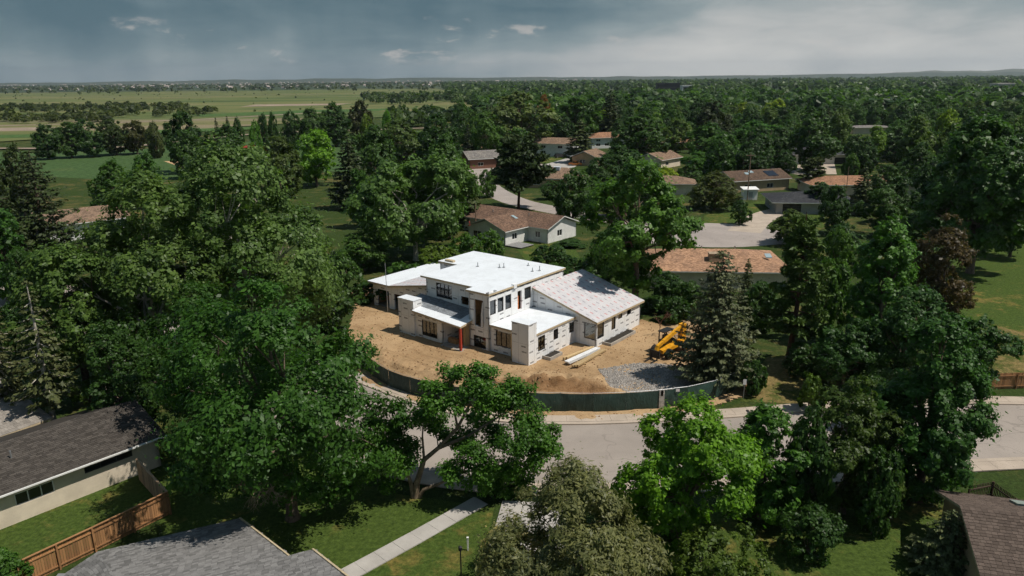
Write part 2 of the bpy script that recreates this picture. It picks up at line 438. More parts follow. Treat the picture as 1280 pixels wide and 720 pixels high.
# ================================================================== the setting
R = random.Random(11)
LAWN = grass_mat('lawn_grass', (0.034, 0.056, 0.014), (0.12, 0.100, 0.038), 0.52, 0.05, 3.0)
YARD = grass_mat('yard_grass', (0.054, 0.086, 0.018), (0.17, 0.135, 0.042), 0.50, 0.10, 3.0)
DRYLAWN = grass_mat('dry_grass', (0.060, 0.080, 0.018), (0.20, 0.15, 0.065), 0.72, 0.10, 3.0)
def meadow_mat():
    m, T, b, o = custom('meadow_grass'); g = T.new('ShaderNodeNewGeometry').outputs['Position']
    n1 = T.noise(T.vmul(g, (.0035, .013, 1)), 1.0, 6, .62, .6); n2 = T.noise(T.vmul(g, (.012, .03, 1)), 1.0, 6, .7); n3 = T.noise(T.vmul(g, (.0009, .02, 1)), 1.0, 3, .5)
    c = T.ramp(n1, [(.30, (.050, .080, .028)), (.45, (.090, .118, .038)), (.56, (.135, .142, .052)), (.70, (.200, .165, .090))])
    c = T.mix(T.math('MULTIPLY', T.smooth(n2, .5, .68), .7), c, (.045, .060, .026)); c = T.mix(T.math('MULTIPLY', T.smooth(n3, .60, .66), .7), c, (.23, .185, .12))
    T.put(b.inputs['Base Color'], c); b.inputs['Roughness'].default_value = .95; b.inputs['Specular IOR Level'].default_value = .1
    return m
MEADOW = meadow_mat()
PARKG = grass_mat('park_grass', (0.052, 0.095, 0.034), (0.085, 0.115, 0.04), 0.45, 0.02, 0.6)
FARG = grass_mat('far_ground', (0.038, 0.058, 0.032), (0.10, 0.11, 0.06), 0.55, 0.0016, 0.012)
ASPH = paving_mat('asphalt', (0.320, 0.276, 0.240), 0.35, 0.15)
ASPH2 = paving_mat('asphalt_grey', (0.34, 0.295, 0.265), 0.35, 0.12)
CONCP = paving_mat('concrete_paving', (0.43, 0.355, 0.285), 0.0, 0.15, 1.5)
CONCW = paving_mat('pale_concrete', (0.40, 0.375, 0.345), 0.0, 0.15, 1.5)
SAND = mat('infield_sand', (0.42, 0.28, 0.15), 0.95, 0.1, var=0.15, vscale=0.1)
TRACK = mat('gravel_track', (0.27, 0.21, 0.16), 0.95, 0.1, var=0.2, vscale=0.05)

def struct(o): return tag(o, kind='structure')
def sheet(name, pts, z, m):
    """flat ground sheet from ground points"""
    mb = MB(); mb.add([(p[0], p[1], z) for p in pts], [tuple(range(len(pts)))])
    o = mb.build(name, m)
    if o.data.polygons[0].normal.z < 0: o.data.flip_normals()
    return struct(o)
def sheet_px(name, pix, z, m): return sheet(name, [G(*p) for p in pix], z, m)

def ground_sheet():
    mb = MB(); rs = [-14000, -6000, -2500, -900, -300, 0, 300, 900, 2500, 6000, 14000]
    ys = [-800, 0, 300, 900, 2500, 6000, 14000]
    mb.add([(x, y, 0) for y in ys for x in rs], [(j * 11 + i, j * 11 + i + 1, j * 11 + i + 12, j * 11 + i + 11) for j in range(6) for i in range(10)])
    return struct(mb.build('ground', LAWN))
ground_sheet()

# ---- far country to the left: meadow, tracks, sports field, and the ridge on the horizon
def P(x, y): return Vector((x, y, 0))
sheet('far_plain', [P(-9000, 1500), P(9000, 1500), P(13500, 13500), P(-13500, 13500)], 0.45, FARG)
sheet('meadow', [at_dist(-220, 330), at_dist(30, 400), at_dist(340, 520), at_dist(520, 640), at_dist(625, 800), at_dist(585, 1500), at_dist(545, 2300), at_dist(-300, 2300)], 0.50, MEADOW)
sheet('park_field', [at_dist(-20, 255), at_dist(180, 228), at_dist(330, 245), at_dist(650, 262), at_dist(622, 470), at_dist(430, 420), at_dist(200, 345), at_dist(-20, 335)], 0.02, PARKG)
sheet('infield', [at_dist(232, 262), at_dist(262, 262), at_dist(262, 292), at_dist(205, 288)], 0.05, SAND)
sheet('infield', [at_dist(555, 330), at_dist(608, 322), at_dist(606, 380), at_dist(560, 372)], 0.05, SAND)

FAIR = grass_mat('fairway_grass', (0.062, 0.115, 0.036), (0.10, 0.13, 0.045), 0.4, 0.02, 0.3)
sheet('fairway', [at_dist(-160, 405), at_dist(90, 420), at_dist(330, 470), at_dist(330, 500), at_dist(90, 445), at_dist(-160, 430)], 0.56, FAIR)
sheet('fairway', [at_dist(250, 640), at_dist(470, 720), at_dist(520, 790), at_dist(380, 760), at_dist(240, 680)], 0.58, FAIR)
sheet('bare_field', [at_dist(-160, 470), at_dist(60, 480), at_dist(130, 500), at_dist(40, 512), at_dist(-160, 505)], 0.57, TRACK)
sheet('bare_field', [at_dist(300, 880), at_dist(420, 900), at_dist(440, 960), at_dist(320, 950)], 0.60, TRACK)
def smooth_line(pts, n=12):
    """Catmull-Rom through ground points"""
    pts = [Vector((p[0], p[1], 0)) for p in pts]
    pts = [pts[0] * 2 - pts[1]] + pts + [pts[-1] * 2 - pts[-2]]
    out = []
    for i in range(1, len(pts) - 2):
        a, b, c, d = pts[i - 1:i + 3]
        for k in range(n):
            t = k / n
            out.append(0.5 * ((2 * b) + (c - a) * t + (2 * a - 5 * b + 4 * c - d) * t * t + (3 * b - a - 3 * c + d) * t ** 3))
    out.append(pts[-2])
    return out
def normals(line):
    out = []
    for i in range(len(line)):
        d = (line[min(i + 1, len(line) - 1)] - line[max(i - 1, 0)]).normalized()
        out.append(Vector((-d.y, d.x, 0)))
    return out
def strip(name, line, o0, o1, z, m, parent=None):
    nn = normals(line); mb = MB()
    A = [p + n * o0 for p, n in zip(line, nn)]; B = [p + n * o1 for p, n in zip(line, nn)]
    N = len(line)
    mb.add([(p.x, p.y, z) for p in A] + [(p.x, p.y, z) for p in B], [(i, i + 1, N + i + 1, N + i) for i in range(N - 1)])
    o = mb.build(name, m, parent)
    if o.data.polygons[0].normal.z < 0: o.data.flip_normals()
    return o
def raised(name, line, o0, o1, z0, z1, m, parent=None):
    nn = normals(line); mb = MB(); N = len(line); lo, hi = min(o0, o1), max(o0, o1)
    Rr = [(p + n * lo) for p, n in zip(line, nn)]; L = [(p + n * hi) for p, n in zip(line, nn)]
    V = [(p.x, p.y, z0) for p in Rr] + [(p.x, p.y, z1) for p in Rr] + [(p.x, p.y, z1) for p in L] + [(p.x, p.y, z0) for p in L]
    F = []
    for i in range(N - 1):
        F += [(i, i + 1, N + i + 1, N + i), (N + i, N + i + 1, 2 * N + i + 1, 2 * N + i), (2 * N + i, 2 * N + i + 1, 3 * N + i + 1, 3 * N + i)]
    F += [(0, N, 2 * N, 3 * N), (4 * N - 1, 3 * N - 1, 2 * N - 1, N - 1)]
    mb.add(V, F)
    return mb.build(name, m, parent)
def slabs(parent, line, o0, o1, z0, z1, m, length=1.5, gap=0.02):
    """paving slabs one by one along a line"""
    nn = normals(line); acc = 0.0; start = 0; lo, hi = min(o0, o1), max(o0, o1)
    # resample
    P_, N_ = [line[0]], [nn[0]]; need = length
    for i in range(len(line) - 1):
        a, b = line[i], line[i + 1]; L = (b - a).length; pos = 0.0
        while L - pos >= need:
            pos += need; t = pos / L
            P_.append(a.lerp(b, t)); N_.append(nn[i].lerp(nn[i + 1], t).normalized()); need = length
        need -= L - pos
    for i in range(len(P_) - 1):
        a, b = P_[i], P_[i + 1]; d = (b - a).normalized() * gap / 2
        q = [a + N_[i] * lo + d, b + N_[i + 1] * lo - d, b + N_[i + 1] * hi - d, a + N_[i] * hi + d]
        zz = z1 + R.uniform(-0.006, 0.006)
        mb = MB(); mb.prism([(p.x, p.y) for p in q], z0, zz)
        mb.build('slab', m, parent)

# gravel tracks of the open country and the walk round the field
for nm, pix, w in (('track', [at_dist(-120, 520), at_dist(60, 545), at_dist(230, 590), at_dist(400, 700)], 9), ('track', [at_dist(-60, 352), at_dist(120, 345), at_dist(215, 372), at_dist(330, 430), at_dist(480, 455), at_dist(640, 480)], 6)):
    struct(strip(nm, smooth_line(pix), -w / 2, w / 2, 0.62, TRACK))

# ---- the street that bends round the building plot
street = smooth_line([G(*p) for p in ((1560, 545), (1400, 540), (1240, 537), (1080, 545), (940, 556), (820, 563), (720, 566), (630, 563), (545, 551), (460, 526), (375, 490), (280, 450), (150, 405), (0, 357), (-150, 322))], 10)
# the line runs right to left, so its left side (+) is towards the camera
struct(strip('street', street, -5.0, 5.0, 0.02, ASPH))
struct(raised('kerb', street, 5.0, 5.45, 0.0, 0.13, CONCP))
struct(raised('kerb', street, -5.45, -5.0, 0.0, 0.13, CONCP))
mid = street[4:112]
sw = struct(strip('sidewalk', mid, -6.75, -5.47, 0.06, CONC))
slabs(sw, street[10:96], -6.74, -5.48, 0.065, 0.135, CONCP, 1.5)
sw = struct(strip('sidewalk', mid, 5.47, 6.75, 0.06, CONC))
slabs(sw, street[10:104], 5.48, 6.74, 0.065, 0.135, CONCP, 1.5)

# ---- cul-de-sac and the road behind
back = smooth_line([G(*p) for p in ((1010, 300), (905, 299), (830, 288), (760, 274), (690, 262), (640, 250), (608, 232), (598, 214), (640, 205), (690, 207), (720, 200))], 8)
struct(strip('back_street', back, -3.7, 3.7, 0.02, ASPH2))
cds = G(888, 293)
sheet('cul_de_sac', [cds + Vector((math.cos(a) * 14 * (1.25 if abs(math.cos(a)) > .5 else 1.1), math.sin(a) * 11.5, 0)) for a in [i * math.pi / 16 for i in range(32)]], 0.026, ASPH2)
drv = smooth_line([G(*p) for p in ((930, 290), (945, 276), (968, 266), (1000, 260))], 8)
struct(strip('driveway', drv, -3.2, 3.2, 0.032, CONCP))
sheet_px('driveway', ((1006, 222), (1026, 222), (1022, 200), (1006, 200)), 0.03, CONCW)
sheet_px('driveway', ((1026, 218), (1046, 218), (1042, 200), (1022, 200)), 0.034, CONCP)
sheet_px('driveway', ((968, 214), (1010, 220), (1000, 206), (960, 207)), 0.026, CONCP)
sheet_px('driveway', ((676, 207), (715, 196), (735, 200), (718, 209), (690, 214)), 0.028, CONCW)
for pix in (((880, 270), (945, 252), (985, 248), (975, 262), (935, 268), (918, 288), (880, 285)), ((962, 282), (975, 268), (1010, 262), (1040, 275), (1020, 292), (985, 296)), ((640, 303), (712, 300), (730, 330), (660, 330)), ((705, 240), (760, 230), (780, 262), (720, 258)), ((672, 200), (700, 192), (705, 203), (682, 207)), ((1160, 345), (1290, 280), (1330, 290), (1330, 460), (1240, 462), (1150, 420))):
    sheet_px('lawn', pix, 0.012, YARD)
sheet_px('dry_lawn', ((925, 502), (1050, 506), (1065, 470), (1030, 440), (960, 445), (938, 472)), 0.014, DRYLAWN)
sheet_px('dry_lawn', ((1195, 470), (1290, 466), (1290, 420), (1240, 405)), 0.020, DRYLAWN)
# ---- yards on the near side
sheet_px('lawn', ((180, 560), (330, 520), (420, 596), (500, 618), (618, 634), (596, 760), (300, 760), (200, 660)), 0.012, YARD)
sheet_px('lawn', ((-60, 720), (-60, 640), (200, 560), (214, 622), (40, 725)), 0.016, YARD)
sheet_px('lawn', ((820, 640), (1000, 628), (1215, 636), (1245, 780), (820, 780)), 0.016, YARD)
sheet_px('lawn', ((95, 520), (130, 455), (165, 450), (150, 540)), 0.016, YARD)
# concrete walk and driveway of the near plot
walk = [G(*p) for p in ((425, 724), (515, 675), (602, 626))]
wk = struct(strip('garden_path', walk, -0.72, 0.72, 0.02, CONC))
slabs(wk, walk, -0.71, 0.71, 0.025, 0.075, CONCW, 1.5)
dw = struct(sheet_px('driveway', ((628, 626), (705, 628), (700, 760), (590, 760)), 0.018, CONC))
a0, a1, b0, b1 = [G(*p) for p in ((590, 758), (628, 627), (716, 758), (700, 629))]
for i in range(4):
    for j in range(2):
        f = lambda s, t: (a0.lerp(a1, s)).lerp(b0.lerp(b1, s), t)
        q = [f(i / 4 + .004, j / 2 + .004), f(i / 4 + .004, j / 2 + .496), f(i / 4 + .246, j / 2 + .496), f(i / 4 + .246, j / 2 + .004)]
        MB().prism([(p.x, p.y) for p in q], 0.022, 0.07 + R.uniform(-.004, .004)).build('slab', CONCW, dw)

# ---- building plot: bare earth, a cut bank by the fence, a gravel pad
def soil_mat():
    m, T, b, o = custom('bare_earth')
    g = T.new('ShaderNodeNewGeometry').outputs['Position']
    n1 = T.noise(g, 0.16, 6, 0.6, 0.5); n2 = T.noise(g, 1.3, 6, 0.7, 0.6); n3 = T.noise(g, 9, 5, 0.8)
    c = T.mix(T.smooth(n1, 0.35, 0.68), (0.42, 0.285, 0.160), (0.31, 0.20, 0.105))
    c = T.mix(T.math('MULTIPLY', T.smooth(n2, 0.5, 0.72), 0.55), c, (0.21, 0.125, 0.062))
    c = T.mix(T.math('MULTIPLY', T.smooth(n3, 0.5, 0.75), 0.35), c, (0.47, 0.33, 0.20))
    # tyre marks in long swings
    w = T.new('ShaderNodeTexWave', bands_direction='DIAGONAL'); T.l.new(g, w.inputs['Vector']); w.inputs['Scale'].default_value = 0.22; w.inputs['Distortion'].default_value = 9; w.inputs['Detail'].default_value = 2; w.inputs['Detail Scale'].default_value = 0.35
    c = T.mix(T.math('MULTIPLY', T.math('MULTIPLY', T.smooth(w.outputs['Fac'], 0.78, 0.95), T.smooth(n1, 0.45, 0.6)), 0.35), c, (0.20, 0.125, 0.065))
    # freshly cut, damp subsoil on the bank
    c = T.mix(T.math('MULTIPLY', T.new('ShaderNodeAttribute', attribute_name='tone').outputs['Fac'], 0.85), c, T.mix(T.smooth(n2, 0.4, 0.6), (0.155, 0.075, 0.032), (0.26, 0.145, 0.07)))
    T.put(b.inputs['Base Color'], c); b.inputs['Roughness'].default_value = 1.0; b.inputs['Specular IOR Level'].default_value = 0.05
    bn = T.new('ShaderNodeBump'); bn.inputs['Strength'].default_value = 0.8; bn.inputs['Distance'].default_value = 0.15
    T.l.new(T.math('ADD', T.noise(g, 3.2, 6, 0.7), T.math('MULTIPLY', w.outputs['Fac'], 0.08)), bn.inputs['Height']); T.l.new(bn.outputs[0], b.inputs['Normal'])
    return m
SOIL = soil_mat()
def inside(p, poly):
    x, y = p[0], p[1]; c = False; n = len(poly)
    for i in range(n):
        a, b = poly[i], poly[i - 1]
        if (a[1] > y) != (b[1] > y) and x < (b[0] - a[0]) * (y - a[1]) / (b[1] - a[1]) + a[0]: c = not c
    return c
PLOT = [G(*p) for p in ((434, 366), (440, 392), (432, 425), (452, 478), (536, 511), (610, 524), (690, 526), (740, 527), (828, 521), (880, 512), (930, 496), (944, 472), (905, 420), (855, 390))] + [G(659, 458) + Vector((a * math.cos(-.6807) - b * math.sin(-.6807), a * math.sin(-.6807) + b * math.cos(-.6807), 0)) for a, b in ((5.5, 21), (-6, 20.6), (-7, 17.2), (-32, 18.6))]
_tab = np.random.RandomState(5).uniform(-1, 1, (64, 64))
def vnoise(x, y):
    i, j = math.floor(x), math.floor(y); u, v = x - i, y - j; u, v = u * u * (3 - 2 * u), v * v * (3 - 2 * v)
    t = lambda a, b: _tab[a & 63, b & 63]
    return (t(i, j) * (1 - u) + t(i + 1, j) * u) * (1 - v) + (t(i, j + 1) * (1 - u) + t(i + 1, j + 1) * u) * v
BANK = [G(*p) for p in ((470, 448), (500, 462), (560, 476), (612, 480), (640, 482), (690, 483), (735, 486), (752, 490))]
BANKS = smooth_line(BANK, 6)
def soil_h(x, y):
    h = 0.09 + .06 * vnoise(x / 3.1, y / 3.1) + .05 * vnoise(x / 1.3 + 9, y / 1.3) + .035 * vnoise(x / .6, y / .6 + 5)
    best = 1e9; side = 0
    for i in range(len(BANKS) - 1):
        a, b = BANKS[i], BANKS[i + 1]; d = b - a; t = max(0, min(1, ((x - a.x) * d.x + (y - a.y) * d.y) / d.length_squared))
        q = a + d * t; dist = math.hypot(x - q.x, y - q.y)
        if dist < best:
            best = dist; side = (x - q.x) * -d.y + (y - q.y) * d.x; e = (i + t) / len(BANKS)
    env = 0.45 + 0.55 * min(1, max(0, (e - 0.45) * 6)) * min(1, (1 - e) * 8)
    rough = .30 * vnoise(x / 1.1, y / 1.4) + .22 * vnoise(x / .45 + 3, y / .5)
    k = env * (0.95 + rough * 1.5)
    h += k * math.exp(-(best / 2.6) ** 2) if side > 0 else k * max(0.0, 1 - best / (0.75 + .3 * rough))
    soil_h.dark = 1.0 if side <= 0 and 0.05 < best < 1.5 and e > .4 else (0.6 if best < .5 and e > .3 else 0.0)
    return max(0.03, h)
def soil_sheet():
    xs = [p.x for p in PLOT]; ys = [p.y for p in PLOT]; st = 0.26
    nx = int((max(xs) - min(xs)) / st) + 2; ny = int((max(ys) - min(ys)) / st) + 2
    idx = {}; mb = MB(); dk = {}
    ins = [[inside((min(xs) + i * st, min(ys) + j * st), PLOT) for i in range(nx)] for j in range(ny)]
    def vid(i, j):
        if (i, j) not in idx:
            x, y = min(xs) + i * st, min(ys) + j * st
            idx[i, j] = len(mb.v); mb.v.append((x, y, soil_h(x, y))); dk[idx[i, j]] = soil_h.dark
        return idx[i, j]
    for j in range(ny - 1):
        for i in range(nx - 1):
            if ins[j][i]:
                f_ = (vid(i, j), vid(i + 1, j), vid(i + 1, j + 1), vid(i, j + 1)); mb.f.append(f_); mb.m.append(0); mb.t.append(sum(dk[v] for v in f_) / 4)
    return struct(mb.build('bare_earth', SOIL, smooth=True))
soil_sheet()
def scatter_stones(name, label, poly, n, s0, s1, m, zfn, seed):
    r = np.random.RandomState(seed); xs = [p[0] for p in poly]; ys = [p[1] for p in poly]
    mb = MB(); k = 0
    while k < n:
        x, y = r.uniform(min(xs), max(xs)), r.uniform(min(ys), max(ys))
        if not inside((x, y), poly): continue
        if r.rand() > 0.35 + 0.65 * (0.5 + 0.5 * math.sin(x * .9 + 2 * math.sin(y * .7))): continue
        k += 1; s = r.uniform(s0, s1); z = zfn(x, y); a = r.uniform(0, 6.28); c, d = math.cos(a) * s, math.sin(a) * s; e = s * r.uniform(.5, .9)
        mb.add([(x + c, y + d, z - .02), (x - d, y + c, z), (x - c, y - d, z - .02), (x + d, y - c, z), (x + r.uniform(-.3, .3) * s, y, z + e)], [(0, 1, 4), (1, 2, 4), (2, 3, 4), (3, 0, 4)], 0, r.rand())
    o = mb.build(name, m); return tag(o, label, 'gravel', kind='stuff')
STONE = shingle_mat('crushed_stone', (0.30, 0.275, 0.25), 0.45)
GRAVEL = [G(*p) for p in ((748, 462), (800, 455), (850, 458), (880, 470), (884, 492), (790, 494), (762, 490))]
scatter_stones('gravel', 'grey crushed stone spread on the bare earth beside the green fence', GRAVEL, 7500, 0.07, 0.17, STONE, soil_h, 3)
CLOD = shingle_mat('earth_clod', (0.26, 0.16, 0.085), 0.4)
scatter_stones('soil_clods', 'loose brown clods of soil scattered over the bare building plot', PLOT, 2600, 0.05, 0.16, CLOD, soil_h, 4)

# ---- ridge on the horizon
def ridge(name, D, x0, x1, prof, m, depth=2500):
    mb = MB(); n = 90; r = random.Random(7)
    for i in range(n + 1):
        px = x0 + (x1 - x0) * i / n
        p = at_dist(px, D); h = prof(px) * (1 + 0.12 * math.sin(px * .05) + 0.10 * math.sin(px * .13 + 1) + 0.05 * r.uniform(-1, 1))
        mb.v += [(p.x, D - 900, 0), (p.x, D, h), (p.x * (D + depth) / D, D + depth, h * 0.8)]
    for i in range(n):
        for k in range(2):
            a = i * 3 + k; mb.f.append((a, a + 3, a + 4, a + 1)); mb.m.append(0); mb.t.append(.5)
    return struct(mb.build(name, m, smooth=True))
HILL = grass_mat('hill_cover', (0.045, 0.060, 0.035), (0.085, 0.085, 0.055), 0.5, 0.0016, 0.01)
HILL2 = grass_mat('hill_pale', (0.10, 0.105, 0.07), (0.22, 0.20, 0.15), 0.55, 0.0016, 0.01)
ridge('hill', 9500, -500, 1800, lambda x: 26 + 14 * math.exp(-((x - 420) / 260) ** 2) + 8 * (1 / (1 + math.exp(-(x - 1030) / 60))), HILL)
ridge('hill', 11800, 960, 1900, lambda x: 18 + 62 / (1 + math.exp(-(x - 1130) / 60)), HILL2, 1500)

# ================================================================== the house under construction
def wall(parent, p0, p1, z0, z1, openings=(), th=0.2, mats=None, name='wall'):
    """wall from p0 to p1 (outside on the right hand), with real openings (s0, s1, zb, zt) cut through it"""
    p0, p1 = Vector((*p0, 0)), Vector((*p1, 0)); d = (p1 - p0); L = d.length; d.normalize(); n = Vector((d.y, -d.x, 0))
    ss = sorted({0.0, L, *[o[0] for o in openings], *[o[1] for o in openings]})
    zs = sorted({z0, z1, *[o[2] for o in openings], *[o[3] for o in openings]})
    mb = MB()
    def pt(s, z, off): q = p0 + d * s - n * off; return (q.x, q.y, z)
    def hole(s, z): return any(o[0] < s < o[1] and o[2] < z < o[3] for o in openings)
    for i in range(len(ss) - 1):
        for j in range(len(zs) - 1):
            a, b, c, e = ss[i], ss[i + 1], zs[j], zs[j + 1]
            if hole((a + b) / 2, (c + e) / 2): continue
            mb.add([pt(a, c, 0), pt(b, c, 0), pt(b, e, 0), pt(a, e, 0)], [(0, 1, 2, 3)], 0)
            mb.add([pt(a, c, th), pt(b, c, th), pt(b, e, th), pt(a, e, th)], [(3, 2, 1, 0)], 1)
    for o in openings:
        a, b, c, e = o[:4]
        for q in (((a, c), (b, c)), ((b, c), (b, e)), ((b, e), (a, e)), ((a, e), (a, c))):
            (s1, y1), (s2, y2) = q
            mb.add([pt(s1, y1, 0), pt(s2, y2, 0), pt(s2, y2, th), pt(s1, y1, th)], [(3, 2, 1, 0)], 0)
    mb.add([pt(0, z1, 0), pt(L, z1, 0), pt(L, z1, th), pt(0, z1, th)], [(0, 1, 2, 3)], 0)
    mb.add([pt(0, z0, 0), pt(0, z1, 0), pt(0, z1, th), pt(0, z0, th)], [(0, 1, 2, 3)], 0)
    mb.add([pt(L, z0, 0), pt(L, z1, 0), pt(L, z1, th), pt(L, z0, th)], [(3, 2, 1, 0)], 0)
    return mb.build(name, mats or [WRAP, OSB], parent), p0, d, n
def window(parent, p0, d, n, o, mull=1, bar=0.06, trans=0, frame=None, pane=None, inset=0.05, depth=0.09, name='window'):
    """window set into opening o: outer frame with mullions, pane behind them"""
    a, b, c, e = o[:4]; mb = MB()
    def P3(s, z, off): q = p0 + d * s - n * off; return (q.x, q.y, z)
    def bx(s0, s1, zb, zt, o0=inset, o1=inset + depth):
        V = [P3(s0, zb, o0), P3(s1, zb, o0), P3(s1, zb, o1), P3(s0, zb, o1), P3(s0, zt, o0), P3(s1, zt, o0), P3(s1, zt, o1), P3(s0, zt, o1)]
        mb.add(V, [(3, 2, 1, 0), (4, 5, 6, 7), (0, 1, 5, 4), (1, 2, 6, 5), (2, 3, 7, 6), (3, 0, 4, 7)])
    g = 0.004
    bx(a + g, a + bar, c + g, e - g); bx(b - bar, b - g, c + g, e - g); bx(a + bar, b - bar, c + g, c + bar); bx(a + bar, b - bar, e - bar, e - g)
    for k in range(1, mull):
        s = a + (b - a) * k / mull; bx(s - bar * .45, s + bar * .45, c + bar, e - bar)
    if trans: bx(a + bar, b - bar, c + (e - c) * trans - .025, c + (e - c) * trans + .025, inset + .012, inset + depth - .012)
    w = mb.build(name, frame or FRAMEDK, parent)
    pm = MB(); of = inset + depth * 0.6
    pm.add([P3(a + bar * .7, c + bar * .7, of), P3(b - bar * .7, c + bar * .7, of), P3(b - bar * .7, e - bar * .7, of), P3(a + bar * .7, e - bar * .7, of),
            P3(a + bar * .7, c + bar * .7, of + .008), P3(b - bar * .7, c + bar * .7, of + .008), P3(b - bar * .7, e - bar * .7, of + .008), P3(a + bar * .7, e - bar * .7, of + .008)], [(0, 1, 2, 3), (7, 6, 5, 4)])
    pm.build('pane', pane or GLASS, w)
    return w
ORG = G(659, 458); ORG.z = 0
HOUSE_RZ = math.radians(-39)
H = thing('house', 'white unfinished modern house wrapped in sheathing, with flat white roofs, on bare earth', 'house', ORG, HOUSE_RZ)
# openings measured along each wall
fr = [(-16.3, -13.65, 4.25, 6.05), (-12.2, -11.0, 4.05, 5.05)]
w, p0, d, n = wall(H, (-18, 2.9), (-9.1, 2.9), 0, 6.6, [(a + 18, b + 18, c, e) for a, b, c, e in fr])
window(H, p0, d, n, (fr[0][0] + 18, fr[0][1] + 18, *fr[0][2:]), 4)
wall(H, (-9.1, 2.9), (-9.1, 0.9), 0, 6.6)
by = [(0.8, 2.15, 2.75, 5.9), (0.6, 2.45, 0.12, 1.55)]
w, p0, d, n = wall(H, (-9.1, 0.9), (-6.1, 0.9), 0, 6.6, by)
window(H, p0, d, n, by[1], 2, trans=0.5)
mr = [(0.16, 1.22, 4.25, 5.95), (1.54, 2.60, 4.25, 5.95), (2.92, 4.0, 4.25, 5.95), (5.2, 5.97, 3.62, 5.93), (6.52, 7.78, 4.58, 6.02)]
w, p0, d, n = wall(H, (-6.1, 0.9), (-6.1, 15.4), 0, 6.42, mr)
for i in (0, 1, 2, 4): window(H, p0, d, n, mr[i], 1, bar=0.09)
wall(H, (-6.1, 15.4), (-21.3, 15.4), 0, 6.6); wall(H, (-21.3, 15.4), (-21.3, 8.8), 0, 6.6); wall(H, (-21.3, 8.8), (-18, 8.8), 0, 6.6); wall(H, (-18, 8.8), (-18, 2.9), 0, 6.6)
# upper roof
mb = MB(); mb.prism([(-18.05, 2.0), (-9.45, 2.0), (-9.45, 0.75), (-5.95, 0.75), (-5.95, 5.7), (-5.95, 15.7), (-21.5, 15.7), (-21.5, 8.6), (-18.05, 8.6)], 6.63, 6.86, 1, 0)
rf = mb.build('roof', [MEMB, FASCIA], H)
MB().box(-6.32, -5.93, 0.73, 2.2, 6.865, 7.0).build('parapet', WRAP, rf)
MB().box(-6.32, -5.90, 5.2, 5.75, 6.45, 6.99).build('parapet', WRAP, rf)
mb = MB(); mb.box(-20.6, -19.2, 9.0, 9.5, 6.87, 7.1); mb.build('curb', FASCIA, rf)
for (x, y, h) in ((-15.2, 9.4, .55), (-12.6, 10.6, .5), (-12.2, 11.0, .6), (-8.1, 11.6, .5), (-7.6, 12.4, .65), (-10.3, 13.6, .4)):
    mb = MB(); mb.tube([(x, y, 6.86), (x, y, 6.94)], 0.18, 10); mb.tube([(x, y, 6.9), (x, y, 6.86 + h)], 0.06, 8); mb.build('vent_pipe', GALV, rf)
# front bay: loose sheet of wrap hanging from the tall opening
mb = MB(); mb.add([(-7.05, .86, 5.7), (-6.88, .86, 5.7), (-6.82, .7, 4.2), (-7.16, .74, 4.2), (-6.78, .62, 2.9), (-7.1, .6, 2.8)], [(0, 1, 2, 3), (3, 2, 4, 5)]); mb.build('loose_sheet', mat('sheet_wrap', (.7, .69, .67), .6), H)
# entry wing with porch
ew = [(1.05, 3.6, 0.45, 2.4)]
w, p0, d, n = wall(H, (-16.5, -0.6), (-11.95, -0.6), 0, 3.1, ew)
window(H, p0, d, n, ew[0], 4)
wall(H, (-11.95, -0.6), (-11.95, 2.88), 0, 3.2)
wall(H, (-19.0, 2.88), (-19.0, 0.6), 0, 3.3)
mb = MB(); mb.prism([(-19.15, -0.85), (-16.5, -0.85), (-16.5, 0.55), (-19.15, 0.55)], 0, 4.5); cm = mb.build('wall_tower', WRAP, H)
MB().prism([(-19.2, -0.9), (-16.45, -0.9), (-16.45, 0.6), (-19.2, 0.6)], 4.505, 4.56).build('coping', MEMB, cm)
mb = MB(); mb.slab([(-18.9, 0.62, 3.80), (-16.4, 0.62, 3.72), (-16.4, -1.25, 3.52), (-8.55, -1.25, 3.05), (-8.55, 0.72, 3.32), (-9.15, 0.85, 3.34), (-9.15, 2.88, 3.70), (-18.9, 2.88, 4.16)], 0.24, 1, 0)
pr = mb.build('porch_roof', [MEMB, FASCIA], H)
def shingle_rows(parent, A, B, C, D, rows, cols, m, th=0.02, name='shingles', seed=1, lift=0.006, clip=None):
    """shingle pieces over the slope A-B (eave) to D-C (top): one part, every piece real"""
    r = random.Random(seed); A, B, C, D = map(Vector, (A, B, C, D)); mb = MB()
    nrm = (B - A).cross(D - A).normalized()
    if nrm.z < 0: nrm = -nrm
    def f(u, v): return (A.lerp(B, u)).lerp(D.lerp(C, u), v)
    for i in range(rows):
        off = r.random() / cols
        for j in range(-1, cols):
            u0, u1 = j / cols + off, (j + 1) / cols + off - 0.012 / cols * 4
            u0, u1 = max(0, u0), min(1, u1)
            if u1 - u0 < 0.15 / cols: continue
            v0, v1 = i / rows - (r.uniform(0, .16) / rows if i else 0), min(1, (i + 1.12) / rows)
            t = th * r.uniform(.75, 1.3); l0 = nrm * (lift + t); l1 = nrm * (lift * .3)
            P0, P1, P2, P3 = f(u0, v0), f(u1, v0), f(u1, v1), f(u0, v1)
            if clip and not inside((P0 + P2) / 2, clip): continue
            b0, b1 = P0 + nrm * .001, P1 + nrm * .001
            mb.add([b0, b1, P1 + l0, P0 + l0, P2 + l1, P3 + l1], [(0, 1, 2, 3), (3, 2, 4, 5), (0, 3, 5), (1, 4, 2)], 0, r.random())
    o = mb.build(name, m, parent); o['kind'] = 'stuff'
    return o
GREYSH = shingle_mat('grey_blue_shingle', (0.22, 0.235, 0.255), 0.25)
